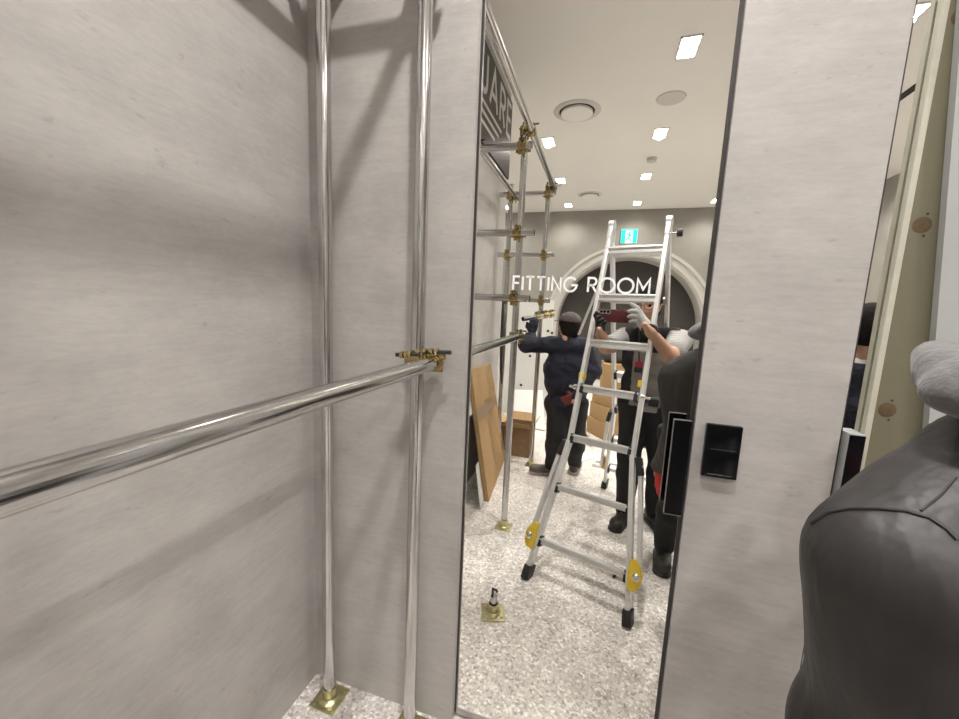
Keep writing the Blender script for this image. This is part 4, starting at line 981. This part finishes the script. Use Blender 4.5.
def on_jacket(pts, step=14):
    out = []
    for (x0_, y0_), (x1_, y1_) in zip(pts[:-1], pts[1:]):
        for i in range(step):
            q = i / step; d = ray(x0_ + (x1_ - x0_) * q, y0_ + (y1_ - y0_) * q).normalized()
            h = bvh.ray_cast(Vector((0, 0, H_CAM)), d, 3.0)
            if h[0] is not None: out.append(h[0] + h[1] * 0.0005 * (1 if h[1].dot(d) < 0 else -1))
    return out
for pts in ([(812, 524), (828, 513), (850, 509), (878, 509), (905, 511), (930, 518), (948, 530), (958, 541)],):
    P = on_jacket(pts)
    if len(P) > 3: MB().tube(P, 0.0022, 8).build('yoke_seam', M['blackcap'], jac)
P = on_jacket([(921, 511), (940, 496), (957, 476)])
if len(P) > 3: MB().tube(P, 0.0014, 6).build('shoulder_seam', M['blackcap'], jac)
field_mesh([rc(J['hL'], J['hR'], 0.115)] + leg(J, 'L', 0.020) + leg(J, 'R', 0.020), 0.012, 0.03, wr=(0.005, 30), cuts=[((0, 0, 0.052), (0, 0, -1)), ((0, 0, 0.90), (0, 0, 1))]).build('trousers', M['black_cloth'], Cp)
hair(Cp, J)
# hood lying on the shoulders
n0 = J['neck']
tl = 0.22; rot_ = ((math.cos(tl), 0, math.sin(tl)), (0, 1, 0), (-math.sin(tl), 0, math.cos(tl)))
hd = field_mesh([el((0.440, 0.56, 1.442), (0.092, 0.060, 0.044), rot_), el((0.545, 0.57, 1.448), (0.09, 0.065, 0.060)), rc((0.40, 0.61, 1.450), (0.43, 0.67, 1.46), 0.026), rc(n0 + Vector((0.08, -0.05, 0.07)), n0 + Vector((0.12, 0.05, 0.06)), 0.04)], 0.007, 0.03, wr=(0.0035, 52)).build('hood', M['hood'], Cp)
field_mesh(hand(J['wL'], Vector((0.05, 0.05, -1)), Vector((0.8, 0.5, 0)), 1, 0.35, 0.003), 0.005, 0.008).build('glove', M['red'], Cp)
field_mesh(hand(J['wR'], Vector((-0.1, 1, 0.1)), Vector((-0.4, 0, -1)), 1, 0.5, 0.003), 0.005, 0.008).build('glove', M['red'], Cp)
for k in 'LR': shoe(Cp, J['a' + k], J['foot' + k], M['shoe'], M['shoe'])
# dark strap over the shoulder
# --- worker further right, seen only in the second mirror
hx, hy = 1.475, 0.02
q = V(868, 330, 2.36)
J = mk(head=q, neck=q + Vector((0.01, -0.02, -0.15)), sL=q + Vector((-0.20, -0.02, -0.23)), sR=q + Vector((0.20, -0.02, -0.23)), eL=q + Vector((-0.24, 0.0, -0.52)), wL=q + Vector((-0.20, 0.16, -0.72)), eR=q + Vector((0.25, 0, -0.52)), wR=q + Vector((0.22, 0.16, -0.70)),
       hL=q + Vector((-0.09, -0.03, -0.70)), hR=q + Vector((0.10, -0.03, -0.70)))
J['kL'] = Vector((q.x - 0.10, q.y, 0.46)); J['kR'] = Vector((q.x + 0.11, q.y, 0.46)); J['aL'] = Vector((q.x - 0.11, q.y - 0.03, 0.09)); J['aR'] = Vector((q.x + 0.12, q.y - 0.03, 0.09))
J['fwd'] = Vector((0, -1, 0)); J['look'] = Vector((0.2, -1, -0.1)).normalized(); J['hup'] = Vector((0, 0, 1)); J['footL'] = J['footR'] = Vector((0, -1, 0))
J['sL'], J['sR'] = J['sR'], J['sL']; J['eL'], J['eR'] = J['eR'], J['eL']; J['wL'], J['wR'] = J['wR'], J['wL']
J['hL'], J['hR'] = J['hR'], J['hL']; J['kL'], J['kR'] = J['kR'], J['kL']; J['aL'], J['aR'] = J['aR'], J['aL']
Dp = person_root('dark haired person in navy jacket glimpsed in the narrow second mirror at right', (q.x, q.y, 0))
body(Dp, J, 0.012)
field_mesh(torso(J, 0.020) + arm(J, 'L', 0.018) + arm(J, 'R', 0.018), 0.014, 0.035, wr=(0.004, 34), cuts=[(J['neck'] + Vector((0, 0, -0.01)), (0, 0, 1))]).build('jacket', M['navy'], Dp)
field_mesh([rc(J['neck'] + Vector((0, 0, -0.02)), J['neck'] + Vector((0, 0, 0.045)), 0.064)], 0.008, 0.02, cuts=[(J['neck'] + Vector((0, 0, 0.05)), (0, 0, 1))]).build('collar', M['paper'], Dp)
field_mesh([rc(J['hL'], J['hR'], 0.115)] + leg(J, 'L', 0.018) + leg(J, 'R', 0.018), 0.014, 0.03, cuts=[((0, 0, 0.052), (0, 0, -1))]).build('trousers', M['black_cloth'], Dp)
hair(Dp, J)
for k in 'LR':
    field_mesh(hand(J['w' + k], Vector((0, -0.6, -1)), Vector((0, -0.8, 0.5)), 1, 0.4, 0.002), 0.006, 0.008).build('glove', M['blackglove'], Dp)
    shoe(Dp, J['a' + k], J['foot' + k], M['shoe'], M['shoe'])
